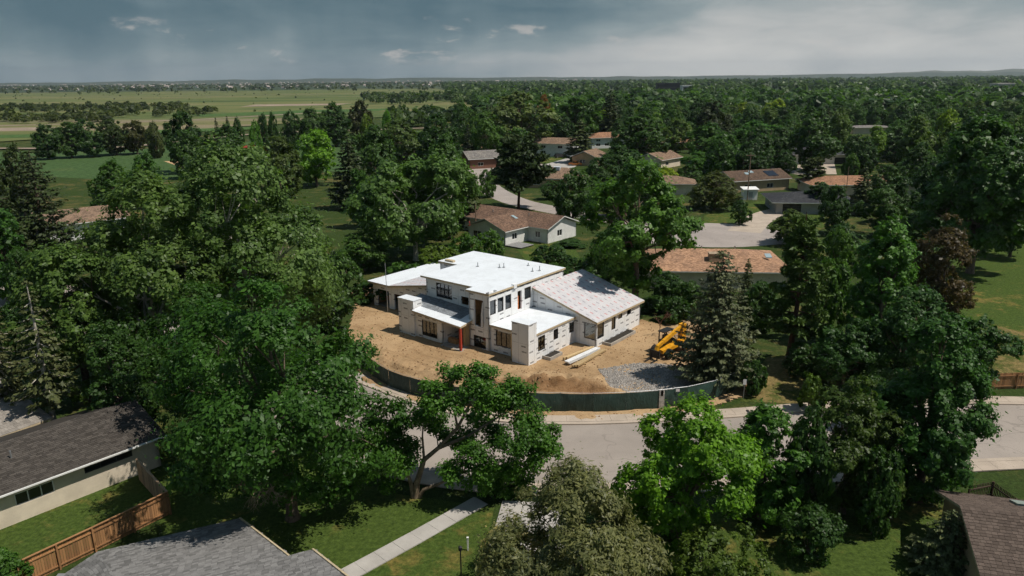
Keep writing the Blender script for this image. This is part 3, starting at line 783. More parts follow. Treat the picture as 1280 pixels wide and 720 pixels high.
shingle_rows(pr, (-16.35, .2, 3.68), (-9.9, .2, 3.29), (-9.9, 2.85, 3.745), (-16.35, 2.85, 4.055), 12, 22, GREYSH, 0.015)
shingle_rows(pr, (-18.8, .7, 3.82), (-16.37, .7, 3.72), (-16.37, 2.85, 4.055), (-18.8, 2.85, 4.165), 11, 8, GREYSH, 0.015, seed=3)
MB().beam((-19.0, .4, 3.72), (-19.0, 2.8, 4.1), .06, .3).build('rake_board', FASCIA, pr)
mb = MB(); mb.box(-8.85, -8.6, -1.2, -0.95, 0, 2.82); mb.build('porch_post', mat('red_post', (.36, .045, .025), .55, var=.2), H)
mb = MB(); mb.box(-8.95, -8.5, -1.3, -0.85, 0, .12); mb.build('post_base', CONC, H)
mb = MB(); mb.box(-9.5, -9.12, .2, .88, 0, 3.05); mb.build('porch_pier', LUMBER, H)
MB().prism([(-11.9, -1.2), (-8.6, -1.2), (-9.12, 2.85), (-11.9, 2.85)], 0, .14).build('porch_floor', CONC, H)
MB().box(-11.72, -10.5, 0.0, 0.5, .14, .75).build('board_stack', OSB, H)
# garage wing
gw = [(0.8, 3.15, 0.0, 2.5), (4.15, 6.9, 0.0, 2.35)]
w, p0, d, n = wall(H, (-30.5, 4.9), (-19.05, 4.9), 0, 3.2, gw)
wall(H, (-19.0, 4.9), (-19.0, 2.9), 0, 3.2)
wall(H, (-30.5, 17.0), (-30.5, 4.9), 0, 3.2); wall(H, (-21.4, 17.0), (-30.5, 17.0), 0, 3.2)
mb = MB(); mb.prism([(-31.1, 4.45), (-26.8, 4.45), (-26.8, 10.6), (-21.55, 10.6), (-21.55, 17.5), (-31.1, 17.5)], 3.22, 3.48, 1, 0); gr = mb.build('roof', [MEMB, FASCIA], H)
mb = MB(); mb.slab([(-26.8, 4.45, 3.48), (-18.05, 4.45, 5.05), (-18.05, 8.55, 5.05), (-21.5, 8.55, 4.43), (-21.5, 10.6, 4.43), (-26.8, 10.6, 3.48)], .24, 1, 0); gp = mb.build('roof', [UNDER, FASCIA], H)
mb = MB(); mb.add([(-26.6, 4.9, 3.2), (-18.05, 4.9, 3.2), (-18.05, 4.9, 4.78), (-26.6, 5.1, 3.2), (-18.05, 5.1, 3.2), (-18.05, 5.1, 4.78)], [(0, 1, 2), (5, 4, 3), (0, 3, 4, 1)]); mb.build('gable_wall', WRAP, H)
MB().box(-30.3, -18.3, 5.15, 16.8, 0.02, .12).build('floor', CONC, H)
MB().box(-17.8, -6.3, 3.2, 15.2, 0.02, .12).build('floor', CONC, H)
MB().box(-17.8, -6.35, 3.2, 15.15, 3.3, 3.5).build('floor', OSB, H)
MB().box(-8.88, -6.32, 1.12, 3.1, 2.35, 2.55).build('floor', OSB, H)
MB().box(-13.0, -12.85, 3.2, 15.0, .14, 3.25).build('partition', OSB, H); MB().box(-14.0, -6.4, 8.9, 9.02, 3.55, 6.5).build('partition', OSB, H)
MB().box(-14.0, -13.9, 3.2, 8.8, 3.55, 6.5).build('partition', OSB, H)
MB().box(-6.9, -6.45, 6.2, 6.75, 3.55, 5.2).build('orange_crate', mat('orange_board', (.55, .16, .04), .7), H)
# low front wing
lf = [(0.75, 2.95, 0.9, 2.7)]
w, p0, d, n = wall(H, (-6.08, 1.1), (-2.3, 1.1), 0, 3.0, lf); window(H, p0, d, n, lf[0], 3)
lr = [(0.85, 2.15, 1.05, 2.75), (3.75, 4.65, 1.55, 2.8), (6.85, 7.85, 1.5, 2.75)]
w, p0, d, n = wall(H, (0, 1.1), (0, 9.2), 0, 3.05, lr)
for o in lr: window(H, p0, d, n, o, 2)
MB().box(-2.75, -2.32, .6, 1.08, 0, 3.0).build('stud_post', LUMBER, H)
mb = MB(); mb.prism([(-6.05, .85), (-2.15, .85), (-2.15, 1.45), (.12, 1.45), (.12, 9.15), (-6.05, 9.15)], 3.08, 3.30, 1, 0); mb.build('roof', [MEMB, FASCIA], H)
mb = MB(); mb.prism([(-2.1, 0), (.2, 0), (.2, 1.42), (-2.1, 1.42)], 0, 4.68); tw = mb.build('wall_tower', WRAP, H)
MB().prism([(-2.15, -.05), (.25, -.05), (.25, 1.47), (-2.15, 1.47)], 4.685, 4.75).build('coping', MEMB, tw)
MB().box(-5.8, -.25, 1.4, 9.0, .02, .12).build('floor', CONC, H); MB().box(-3.0, -2.9, 1.4, 9.0, .13, 3.0).build('partition', OSB, H)
# right wing with the sloping printed underlay
rl = [(7.3, 8.78, .9, 2.8)]
w, p0, d, n = wall(H, (-6.08, 9.2), (2.9, 9.2), 0, 3.02, rl); window(H, p0, d, n, rl[0], 1)
rr = [(.12, 1.65, .95, 2.8), (3.3, 4.2, 1.2, 2.9), (4.78, 5.72, 2.15, 2.86), (6.85, 7.8, 2.12, 2.85)]
w, p0, d, n = wall(H, (2.9, 9.2), (2.9, 19.2), 0, 3.0, rr)
for i, o in enumerate(rr): window(H, p0, d, n, o, 1)
wall(H, (2.9, 19.2), (-6.1, 19.2), 0, 3.02); wall(H, (-6.1, 19.2), (-6.1, 15.42), 0, 5.4)
for y in (9.2, 19.0):
    mb = MB(); mb.add([(2.9, y, 3.02), (-6.08, y, 3.02), (-6.08, y, 5.52), (2.9, y + .2, 3.02), (-6.08, y + .2, 3.02), (-6.08, y + .2, 5.52)], [(2, 1, 0), (3, 4, 5), (0, 1, 4, 3)]); mb.build('gable_wall', WRAP, H)
mb = MB(); mb.slab([(3.2, 8.85, 3.22), (3.2, 19.75, 3.22), (-6.07, 19.75, 5.82), (-6.07, 8.85, 5.82)], .24, 1, 0); mb.build('roof', [UNDER, FASCIA], H)
MB().box(-5.8, 2.65, 9.45, 18.95, .02, .12).build('floor', CONC, H); MB().box(-1.0, -.9, 9.45, 18.9, .13, 3.3).build('partition', OSB, H)
# window wells by the right-hand walls
for (x0, x1, y0, y1) in ((.02, 1.15, 2.7, 5.0), (2.92, 4.1, 10.5, 16.2)):
    mb = MB(); t = .12
    mb.box(x0, x1, y0, y0 + t, 0, .42); mb.box(x0, x1, y1 - t, y1, 0, .42); mb.box(x1 - t, x1, y0 + t, y1 - t, 0, .42)
    ww = mb.build('window_well', CONC, H); MB().box(x0 + .01, x1 - t - .005, y0 + t + .005, y1 - t - .005, 0.28, .30).build('well_shade_plate', mat('well_shadow', (.03, .025, .02), 1), ww)  # near-black plate, the shade down the well put into its colour

# ---- lumber pile
def local(root_loc, rz, p):
    c, s = math.cos(rz), math.sin(rz); return Vector((root_loc.x + p[0] * c - p[1] * s, root_loc.y + p[0] * s + p[1] * c, p[2] if len(p) > 2 else 0))
PALEWRAP = mat('lumber_wrap', (.72, .72, .72), .5, var=.1)
specs = [(3.0, 2.6, 5.9, .30, 0, 'pale_timber'), (3.5, 2.9, 5.4, .3, 1, 'wrapped'), (4.15, 2.3, 6.4, .22, 2, 't'), (4.45, 2.7, 5.8, .2, 2, 't')]
lb = thing('timber_bundle', 'long bundle of timber wrapped in white plastic lying beside the house', 'timber', local(ORG, HOUSE_RZ, (3.55, 5.6, .1)), HOUSE_RZ - .06)
for k in range(3):
    for j in range(3): MB().box(-.32 + k * .2, -.14 + k * .2, -2.8 - .1 * j, 2.7 + .05 * k, .16 + j * .1, .252 + j * .1).build('plank', PALEWRAP, lb)
for y in (-1.6, 1.6): MB().box(-.5, .5, y, y + .1, 0.02, .155).build('bearer', LUMBER, lb)
lb = thing('timber_stack', 'stack of raw yellow planks lying next to the white wrapped bundle', 'timber', local(ORG, HOUSE_RZ, (4.45, 5.5, .1)), HOUSE_RZ + .03)
for k in range(3):
    for j in range(2): MB().box(-.32 + k * .2, -.14 + k * .2, -3.2 + .2 * k, 3.0 + .15 * k - .3 * j, .16 + j * .1, .252 + j * .1).build('plank', LUMBER, lb)
for y in (-1.6, 1.6): MB().box(-.5, .5, y, y + .1, 0.02, .155).build('bearer', LUMBER, lb)
lb = thing('timber_stack', 'short stack of planks between the wrapped bundle and the house wall', 'timber', local(ORG, HOUSE_RZ, (2.75, 6.1, .1)), HOUSE_RZ - .12)
for k in range(2):
    for j in range(3): MB().box(-.22 + k * .2, -.04 + k * .2, -2.6 + .3 * k, 2.2 + .15 * k, .1 + j * .1, .192 + j * .1).build('plank', LUMBER, lb)
for y in (-1.4, 1.4): MB().box(-.3, .3, y, y + .1, 0.0, .095).build('bearer', LUMBER, lb)

# ---- green screened fence round the plot
def screen_mat():
    m, T, b, o = custom('green_screen'); oc = T.new('ShaderNodeTexCoord').outputs['Object']; rnd = T.new('ShaderNodeObjectInfo').outputs['Random']
    c = T.mix(rnd, (.008, .030, .024), (.018, .055, .043)); c = T.mix(T.smooth(T.noise(oc, 1.6, 6, .65), .45, .7), c, (.030, .062, .050)); c = T.mix(T.math('MULTIPLY', T.smooth(T.noise(oc, 5, 4, .6), .68, .72), .8), c, (.16, .14, .09))
    T.put(b.inputs['Base Color'], c); b.inputs['Roughness'].default_value = .65
    bn = T.new('ShaderNodeBump'); bn.inputs['Strength'].default_value = .9; bn.inputs['Distance'].default_value = .1; T.l.new(T.noise(T.vmul(oc, (1, 1, .35)), 3.0, 4, .6, .8), bn.inputs['Height']); T.l.new(bn.outputs[0], b.inputs['Normal'])
    return m
SCREEN = screen_mat()
fl = smooth_line([G(*p) for p in ((432, 428), (448, 452), (485, 483), (541, 500), (612, 511), (690, 514.5), (745, 515.5), (800, 513), (850, 508), (885, 501), (915, 489.5), (931, 476), (938, 462))], 10)
fence = thing('site_fence', 'dark green screened construction fence curving round the building plot', 'fence', fl[60])
fo = fl[60]
def resample(line, step):
    out = [line[0]]; need = step
    for i in range(len(line) - 1):
        a, b = line[i], line[i + 1]; L = (b - a).length; pos = 0
        while L - pos >= need: pos += need; out.append(a.lerp(b, pos / L)); need = step
        need -= L - pos
    return out
fp = [p - fo for p in resample(fl, 3.05)]
rr_ = random.Random(4)
for i, p in enumerate(fp):
    MB().tube([(p.x, p.y, 0), (p.x, p.y, 1.98)], .035, 8).build('post', GALV, fence)
    if i + 1 < len(fp):
        q = fp[i + 1]; dn = (q - p).normalized(); nn_ = Vector((dn.y, -dn.x, 0)); mb = MB(); nx, nz = 10, 5
        if nn_.y > 0: nn_ = -nn_
        ph = rr_.uniform(0, 6)
        for a in range(nx + 1):
            for b in range(nz + 1):
                t = a / nx; bul = .05 + .05 * math.sin(t * math.pi) * math.sin(b / nz * math.pi) + .015 * math.sin(9 * t + ph + b)
                z = .04 + (1.86 + (-.05 * math.sin(t * math.pi) if b == nz else 0)) * b / nz
                v = p.lerp(q, t) + nn_ * bul; mb.v.append((v.x, v.y, z))
        for a in range(nx):
            for b in range(nz):
                k = a * (nz + 1) + b; mb.f.append((k, k + nz + 1, k + nz + 2, k + 1)); mb.m.append(0); mb.t.append(.5)
        mb.build('screen_panel', SCREEN, fence, True)
        MB().tube([(p.x, p.y, 1.93), (q.x, q.y, 1.93)], .022, 6).build('top_rail', GALV, fence)
def fence_sign(px, py, w, h, m, name):
    g = min(fl, key=lambda v: abs(PR((v.x, v.y, 1.7))[0] - px)) - fo
    MB().box(g.x - w / 2, g.x + w / 2, g.y - .15, g.y - .13, 1.9 - h, 1.9).build(name, m, fence)
fence_sign(829, 491, .22, .55, mat('yellow_tag', (.75, .52, .03), .5), 'yellow_tag')
fence_sign(849, 488, .35, .28, mat('white_tag', (.75, .7, .7), .5), 'notice')
fence_sign(825, 500, .5, 1.8, mat('gate_leaf', (.45, .42, .38), .6, var=.3), 'gate_leaf')
# plastic tree-pot sign at the plot corner
sp = G(929, 500)
sg = thing('sign_post', 'thin post with a small white sign at the right end of the green fence', 'sign', sp)
MB().tube([(0, 0, 0), (0, 0, 2.1)], .03, 6).build('post', GALV, sg); MB().box(-.16, .16, -.05, -.035, 1.6, 2.15).build('sign_plate', WHITEPAINT, sg)

# ---- telehandler
YEL = mat('machine_yellow', (.62, .29, .012), .5, .4, var=.25, vscale=3)
RUB = mat('tyre_rubber', (.025, .024, .023), .9, .2, var=.2)
BLK = mat('machine_black', (.02, .02, .02), .5, .4)
tf, tb = G(819, 450), G(858, 432)
dirv = (tb - tf).normalized()
th = thing('telehandler', 'yellow telehandler with its boom lowered, parked under the blue spruce', 'telehandler', tf + Vector((0, 0, .08)), math.atan2(dirv.y, dirv.x))
# local +x runs from the forks to the rear
mb = MB(); mb.prism([(.6, -.55), (4.9, -.55), (5.2, -.4), (5.2, .4), (4.9, .55), (.6, .55)], .62, .98); mb.build('chassis', YEL, th)
mb = MB(); mb.prism([(3.9, -.95), (5.3, -.95), (5.3, -.1), (3.9, -.1)], [.7] * 4, [1.35, 1.2, 1.2, 1.35]); mb.build('engine_cover', YEL, th)
cab = MB().prism([(2.0, .25), (3.6, .25), (3.6, 1.05), (2.0, 1.05)], 1.0, 1.5).build('cab', BLK, th)
mb = MB()
for x, y in ((2.05, .3), (3.55, .3), (2.05, 1.0), (3.55, 1.0)): mb.box(x - .05, x + .05, y - .05, y + .05, 1.5, 2.5)
mb.build('cab_pillars', BLK, cab); MB().box(1.9, 3.7, .2, 1.1, 2.5, 2.6).build('cab_roof', BLK, cab); MB().box(2.5, 3.1, .4, .9, 1.5, 2.0).build('cab_seat', BLK, cab)
mb = MB(); mb.beam((5.0, -.1, 2.75), (1.2, -.1, 1.75), .32, .40, up=(0, 0, 1)); bm = mb.build('boom', YEL, th)
mb = MB(); mb.beam((1.5, -.1, 1.83), (.1, -.1, 1.45), .30, .34); mb.beam((.25, -.1, 1.5), (-.15, -.1, .75), .30, .4); mb.build('boom_nose', YEL, bm)
mb = MB(); mb.prism([(4.6, -.4), (5.35, -.4), (5.35, .2), (4.6, .2)], 1.15, 2.95); mb.build('boom_tower', YEL, th)
MB().beam((4.0, -.1, 1.3), (3.1, -.1, 2.2), .12, .12).build('lift_cylinder', GALV, th)
mb = MB(); mb.box(-.35, -.2, -.75, .55, .3, 1.15); mb.build('fork_carriage', BLK, th)
for y in (-.55, .25): mb = MB(); mb.box(-1.5, -.36, y, y + .14, .14, .2); mb.box(-.42, -.36, y, y + .14, .2, 1.1); mb.build('fork', BLK, th)
for x in (1.05, 4.35):
    for s in (-1, 1):
        mb = MB(); y = s * .95 - .1
        mb.tube([(x, y - .2, .6), (x, y - .16, .6), (x, y + .16, .6), (x, y + .2, .6)], [.5, .6, .6, .5], 20)
        wh = mb.build('wheel', RUB, th); MB().tube([(x, y - .215, .6), (x, y + .215, .6)], .3, 14).build('rim', YEL, wh)
    MB().beam((x, -1.05, .6), (x, .85, .6), .18, .2).build('axle', BLK, th)

# ================================================================== trees
def fast_mesh(name, V, F4, tone, m):
    """V (n,3), F4 (k,4) quads, tone (k)"""
    me = bpy.data.meshes.new(name); n, k = len(V), len(F4)
    me.vertices.add(n); me.vertices.foreach_set('co', np.asarray(V, dtype=np.float32).ravel())
    me.loops.add(k * 4); me.loops.foreach_set('vertex_index', np.asarray(F4, dtype=np.int32).ravel())
    me.polygons.add(k); me.polygons.foreach_set('loop_start', np.arange(0, k * 4, 4, dtype=np.int32))
    try: me.polygons.foreach_set('loop_total', np.full(k, 4, dtype=np.int32))
    except Exception: pass
    a = me.attributes.new('tone', 'FLOAT', 'FACE'); a.data.foreach_set('value', np.asarray(tone, dtype=np.float32))
    me.materials.append(m); me.update(calc_edges=True); me.validate()
    return me
def nrm(a): return a / np.maximum(1e-6, np.linalg.norm(a, axis=-1, keepdims=True))
def leaf_quads(r, pos, nor, size, asp=1.6, droop=None):
    """diamond leaves: centre, facing, size; long axis random in the leaf plane, or hanging/outward along droop"""
    n = len(pos); nor = nrm(nor)
    ax = r.normal(size=(n, 3)) if droop is None else droop + r.normal(size=(n, 3)) * 0.35
    t = nrm(ax - nor * np.sum(ax * nor, 1, keepdims=True)); b = np.cross(nor, t)
    s = size.reshape(-1, 1)
    V = np.empty((n, 4, 3)); V[:, 0] = pos - t * s * asp * .5; V[:, 1] = pos + b * s * .5 - t * s * .1; V[:, 2] = pos + t * s * asp * .5; V[:, 3] = pos - b * s * .5 - t * s * .1
    return V.reshape(-1, 3), np.arange(n * 4).reshape(-1, 4)
def ball(r, n):
    return nrm(r.normal(size=(n, 3)))

def prof_round(t): return np.sin(np.pi * np.clip(t, 0, 1) ** 0.8) ** 0.62
def prof_upright(t): return np.clip(np.sin(np.pi * np.clip(t, 0, 1) ** 0.62), 0, 1) ** 0.75
def prof_flat(t): return np.sin(np.pi * np.clip(t, 0.02, 1) ** 0.95) ** 0.45
def broadleaf(seed, H, Wd, base=0.22, K=90, N=22000, leaf=0.28, rc=0.105, prof=prof_round, gaps=0.15, lobes=0.22, asp=1.5, fork=0.3, mleaf=None, bark=None, flat=0.8, lean=(0, 0), offset=(0, 0), nlimb=16, droop=0.0, stems=1):
    """one broad-leaved tree, real size: crown of leaf sprays in clumps on forking limbs"""
    r = np.random.RandomState(seed); cb, ct = H * base, H
    ph = r.uniform(0, 6.28, 4); Hc = ct - cb
    # limb masses fill the envelope, clumps sit on the masses, leaves on the clumps
    M = []; m0 = min(Wd, Hc * 1.3) * .195; nm = int(np.clip(1.55 * (.45 * Wd * Wd * Hc) / (4.19 * m0 ** 3) * (1 - gaps * .7), 9, 60)); tries = 0
    while len(M) < nm and tries < 4000:
        tries += 1
        t = r.uniform(.06, .95); a = r.uniform(0, 6.28)
        lob = 1 + lobes * (math.sin(2 * a + ph[0] + 2.5 * t) * .6 + math.sin(3 * a + ph[1] - 4 * t) * .5)
        Rm = Wd / 2 * float(prof(np.array(t))) * lob
        if r.rand() > .2 + .8 * Rm / (Wd / 2): continue
        mr = min(Wd, Hc * 1.3) * r.uniform(.14, .25); mr = min(mr, max(Rm, .10 * Wd) * 1.0)
        rad = max(0, Rm - mr * .80) * r.uniform(.1, 1) ** .38
        z = min(max(cb + Hc * t, cb + mr * .55), ct - mr * .80)
        c = np.array([math.cos(a) * rad + offset[0] + lean[0] * t, math.sin(a) * rad + offset[1] + lean[1] * t, z])
        if any(np.linalg.norm(c - q[0]) < (.45 + gaps * .5) * max(mr, q[1]) for q in M): continue
        M.append((c, mr))
    if not M: M = [(np.array([0, 0, cb + Hc * .5]), Wd * .4)]
    mc = np.array([c for c, _ in M]); mr = np.array([x for _, x in M])
    mid = np.array([offset[0], offset[1], cb + Hc * .42])
    C = []; tries = 0; KK = int(nm * 12); wm = mr ** 2 / np.sum(mr ** 2)
    while len(C) < KK and tries < KK * 12:
        tries += 1
        i = r.choice(len(M), p=wm); d = nrm(r.normal(size=3) + nrm(mc[i] - mid) * .55 + np.array([0, 0, .25])); cr = mr[i] * r.uniform(.24, .46)
        c = mc[i] + d * (mr[i] - cr * .6) * r.uniform(.82, 1.06) * np.array([1, 1, flat + .1])
        dd = np.linalg.norm(mc - c, axis=1) / mr; dd[i] = 9
        if dd.min() < .62: continue
        if r.rand() < gaps * .5: continue
        if C and np.min(np.linalg.norm(np.array([q[0] for q in C]) - c, axis=1)) < cr * .55: continue
        C.append((c, cr))
    cc = np.array([c for c, _ in C]); cr = np.array([x for _, x in C])
    wts = cr ** 2 / np.sum(cr ** 2); which = r.choice(len(C), N, p=wts)
    own = np.argmin(np.linalg.norm(cc[:, None, :] - mc[None], axis=2) / mr[None], axis=1)
    out = nrm(nrm(cc - mc[own]) + nrm(cc - mid) * .5)
    S = 7; sub = nrm(ball(r, len(C) * S).reshape(len(C), S, 3) + out[:, None, :] * .6) * r.uniform(.4, .95, (len(C), S, 1))
    si = r.randint(0, S, N)
    u = ball(r, N) * (r.uniform(0, 1, (N, 1)) ** .45)
    pos = cc[which] + cr[which, None] * (sub[which, si] * .62 + u * .66) * np.array([1, 1, .5 + .5 * flat])
    pos[:, 2] -= droop * cr[which] * r.uniform(0, 1, N) ** 2
    pos[:, 2] = np.maximum(pos[:, 2], cb * .55)
    # stray twigs that break the outline
    st = r.rand(N) < .06; pos[st] += out[which[st]] * (cr[which[st]] * r.uniform(.2, 1.0, st.sum()))[:, None]
    nor = nrm(u) * .45 + out[which] * .55 + sub[which, si] * .35 + np.array([.0, 0, .40]) + r.normal(size=(N, 3)) * .40
    sz = leaf * np.clip(np.exp(r.normal(-.08, .38, N)), .35, 2.1)
    V, F = leaf_quads(r, pos, nor, sz, asp)
    mtone = r.normal(0, .05, len(M)); ctone = r.normal(.5, .07, len(C)) + mtone[own]; stone = r.normal(0, .07, (len(C), S))
    tone = np.clip(ctone[which] + stone[which, si] + r.normal(0, .16, N), 0, 1)
    crown = fast_mesh('crown', V, F, tone, mleaf or LEAF)
    cc, cr = mc, mr
    # trunk and limbs
    mb = MB(); tr = max(.10, H * .021) ; fz = H * fork
    order = np.argsort(-cr)[:nlimb]
    for s in range(stems):
        a = s * 2.4 + ph[3]; o = (0 if stems == 1 else .22 * H * .1)
        bx, by = math.cos(a) * o, math.sin(a) * o
        tx, ty = lean[0] * .15 + offset[0] * .35 + bx * 3, lean[1] * .15 + offset[1] * .35 + by * 3
        k = tr * (1 if stems == 1 else .68)
        top = Vector((tx, ty, fz))
        mb.tube([(bx, by, -.15), (bx * 1.1, by * 1.1, fz * .12), (bx + (tx - bx) * .5 + .1 * k, by + (ty - by) * .45, fz * .55), top], [k * 1.55, k * 1.12, k * .98, k * .85], 8, cap=False)
        for i, ci in enumerate(order):
            if i % stems != s: continue
            e = Vector(cc[ci]); 
            m1 = top.lerp(e, .38) + Vector((0, 0, (e.z - fz) * .10 + .03 * H * (1 if i % 2 else -.4)))
            m2 = top.lerp(e, .72) + Vector((r.uniform(-1, 1), r.uniform(-1, 1), r.uniform(-.3, 1))) * cr[ci] * .25
            q = k * r.uniform(.38, .62)
            mb.tube([top - Vector((0, 0, fz * .04)), m1, m2, e], [q, q * .75, q * .42, q * .14], 6, cap=False)
            for g in range(2):
                ej = e + Vector(ball(r, 1)[0]) * cr[ci] * .8; mb.tube([m2, m2.lerp(ej, .55) + Vector((0, 0, .1)), ej], [q * .35, q * .22, q * .06], 5, cap=False)
    trunk = mb.mesh('trunk', bark or BARK, True)
    return trunk, crown

def conifer(seed, H, Wd, levels=34, per=9, sprays=22, spray=0.5, base=0.06, droop=.28, dens=1.0, upturn=.12, bark=None, taper=1.0):
    """spruce or fir: whorls of drooping boughs carrying hanging needle sprays"""
    r = np.random.RandomState(seed); Vs = []; tn = []; mb = MB(); pos = []; nor = []; dr = []; sz = []
    tr = H * .014
    mb.tube([(0, 0, -.1), (0, 0, H * .4), (0, 0, H * .97)], [tr * 1.3, tr, tr * .15], 7, cap=False)
    for l in range(levels):
        t = (l + r.uniform(-.3, .3)) / levels; t = min(max(t, 0), .985)
        z0 = H * (base + (1 - base) * t); L0 = Wd / 2 * (1 - t) ** (.80 * taper) * (0.55 + .45 * min(1, t / .12)) + .04 * Wd * .5
        n = max(4, int(per * (1 - t * .45)))
        for k in range(n):
            a = 6.28 * (k + r.uniform(-.35, .35)) / n + l * 1.1; L = L0 * r.uniform(.62, 1.15)
            d = np.array([math.cos(a), math.sin(a), 0]); zz = z0 + r.uniform(-.5, .5) * H / levels
            m = max(4, int(sprays * (L / (Wd / 2)) * dens) + 3)
            s = r.uniform(.12, 1, m) ** .75
            lat = np.cross(d, [0, 0, 1.0]); w = (r.uniform(-1, 1, m) * L * .26 * (1.15 - s))
            P_ = d * (s * L)[:, None] + lat * w[:, None]
            P_[:, 2] = zz - droop * L * s + upturn * L * s ** 3 * 1.6 + r.uniform(-.10, .06, m) * spray * 1.5
            pos.append(P_); nor.append(np.tile(np.array([0, 0, .75]), (m, 1)) + d * .45 + r.normal(size=(m, 3)) * .38)
            dr.append(np.tile(d * .8 + np.array([0, 0, -.5]), (m, 1)) + lat * np.sign(w)[:, None] * .6)
            sz.append(spray * r.uniform(.55, 1.2, m) * (.55 + .45 * (1 - t))); tn.append(np.clip(r.normal(.5, .13, m) + .10 * (s - .5) + r.normal(0, .08), 0, 1))
            if L > .9 and k % 2 == 0: mb.tube([(0, 0, zz), tuple(d * L * .5 + np.array([0, 0, zz - droop * L * .5])), tuple(d * L * .9 + np.array([0, 0, zz - droop * L * .75]))], [tr * .28, tr * .18, tr * .05], 4, cap=False)
    r2 = r; V, F = leaf_quads(r2, np.vstack(pos), np.vstack(nor), np.concatenate(sz), 1.75, np.vstack(dr))
    return mb.mesh('trunk', bark or BARK, True), fast_mesh('crown', V, F, np.concatenate(tn), NEEDLE)

def pine(seed, H, Wd, base=.28, limbs=34, tufts=9, needles=42, leaf=.34, spread=1.0, bark=None):
    """open long-needled pine: bare limbs ending in round needle tufts"""
    r = np.random.RandomState(seed); mb = MB(); tr = H * .017; pos = []; nor = []; dr = []; tn = []
    lx = r.uniform(-.03, .03, 2) * H
    tp = lambda z: np.array([lx[0] * math.sin(z / H * 2.4), lx[1] * math.sin(z / H * 2.0), z])
    mb.tube([tuple(tp(H * k / 6)) for k in range(7)], [tr * (1.25 - k * .19) for k in range(7)], 8, cap=False)
    for l in range(limbs):
        t = (l + .5) / limbs; z = H * (base + (.95 - base) * t); a = l * 2.4 + r.uniform(-.5, .5)
        L = Wd / 2 * (1 - .72 * t ** 1.5) * r.uniform(.55, 1.1) * (.7 + .3 * min(1, t * 5))
        d = np.array([math.cos(a), math.sin(a), 0]); o = tp(z); rise = (r.uniform(-.05, .28) + .2 * t) * (1.05 - t)
        e = o + d * L + np.array([0, 0, rise * L]); mid = o + d * L * .5 + np.array([0, 0, rise * L * .3])
        mb.tube([tuple(o), tuple(mid), tuple(e)], [tr * .34, tr * .22, tr * .07], 5, cap=False)
        for k in range(tufts):
            s = r.uniform(.35, 1.05); lat = np.cross(d, [0, 0, 1.0]); c = o + d * L * s + np.array([0, 0, rise * L * s * (.6 + .4 * s)]) + lat * r.uniform(-1, 1) * L * .30 + np.array([0, 0, r.uniform(-.02, .07) * Wd * .5])
            R_ = Wd * .062 * r.uniform(.7, 1.3); u = ball(r, needles); u[:, 2] = np.abs(u[:, 2]) * .9 - .25; u = nrm(u)
            pos.append(c + u * R_ * r.uniform(.25, 1, (needles, 1)) * np.array([1, 1, .75])); dr.append(u); nor.append(ball(r, needles) + np.array([0, 0, .5]) + u * .3)
            tn.append(np.clip(r.normal(.5, .14, needles) + r.normal(0, .10), 0, 1))
    n = sum(map(len, pos)); V, F = leaf_quads(r, np.vstack(pos), np.vstack(nor), leaf * r.uniform(.6, 1.2, n), 2.6, np.vstack(dr))
    return mb.mesh('trunk', bark or BARKRED, True), fast_mesh('crown', V, F, np.concatenate(tn), NEEDLE)

def shrub(seed, H, Wd, K=22, N=2600, leaf=.16, **kw):
    return broadleaf(seed, H, Wd, base=.02, K=K, N=N, leaf=leaf, rc=.16, prof=prof_flat, gaps=.05, lobes=.15, fork=.08, nlimb=7, **kw)

LEAFGAIN = 1.0
def put_tree(meshes, name, label, cat, loc, col, rz=0.0, scale=(1, 1, 1), group=None):
    t = thing(name, label, cat, loc, rz, group); t.scale = scale
    a = link('trunk', meshes[0], t); b = link('crown', meshes[1], t)
    b.color = (col[0] * 1.66, col[1] * 1.50, col[2] * 0.88, 1)
    return t
GREEN = dict(cotton=(.052, .100, .046), ash=(.032, .080, .022), maple=(.050, .135, .018), dark=(.022, .056, .020), deep=(.030, .070, .024), blue=(.056, .074, .066), pine=(.050, .068, .022), olive=(.086, .104, .074),
             lime=(.14, .21, .016), brown=(.046, .038, .028), darkfir=(.020, .034, .018), grey=(.066, .100, .058), red=(.07, .022, .020), mid=(.040, .092, .026), spruce=(.040, .060, .036))

def big(px, D, top, wpx, kind, name, label, col, cat='tree', group=None, z=0.0, seed=None, **kw):
    """a near tree with a mesh of its own: column px, forward distance D, top pixel row, crown width in pixels"""
    loc = at_dist(px, D); h = height_to(loc, top); w = wpx * px_size((loc.x, loc.y, h * .6))
    s = seed if seed is not None else int(px * 7 + D)
    f = dict(broad=broadleaf, fir=conifer, pine=pine, shrub=shrub)[kind]
    return put_tree(f(s, h, w, **kw), name, label, cat, loc, GREEN[col] if isinstance(col, str) else col, 0, (1, 1, 1), group)

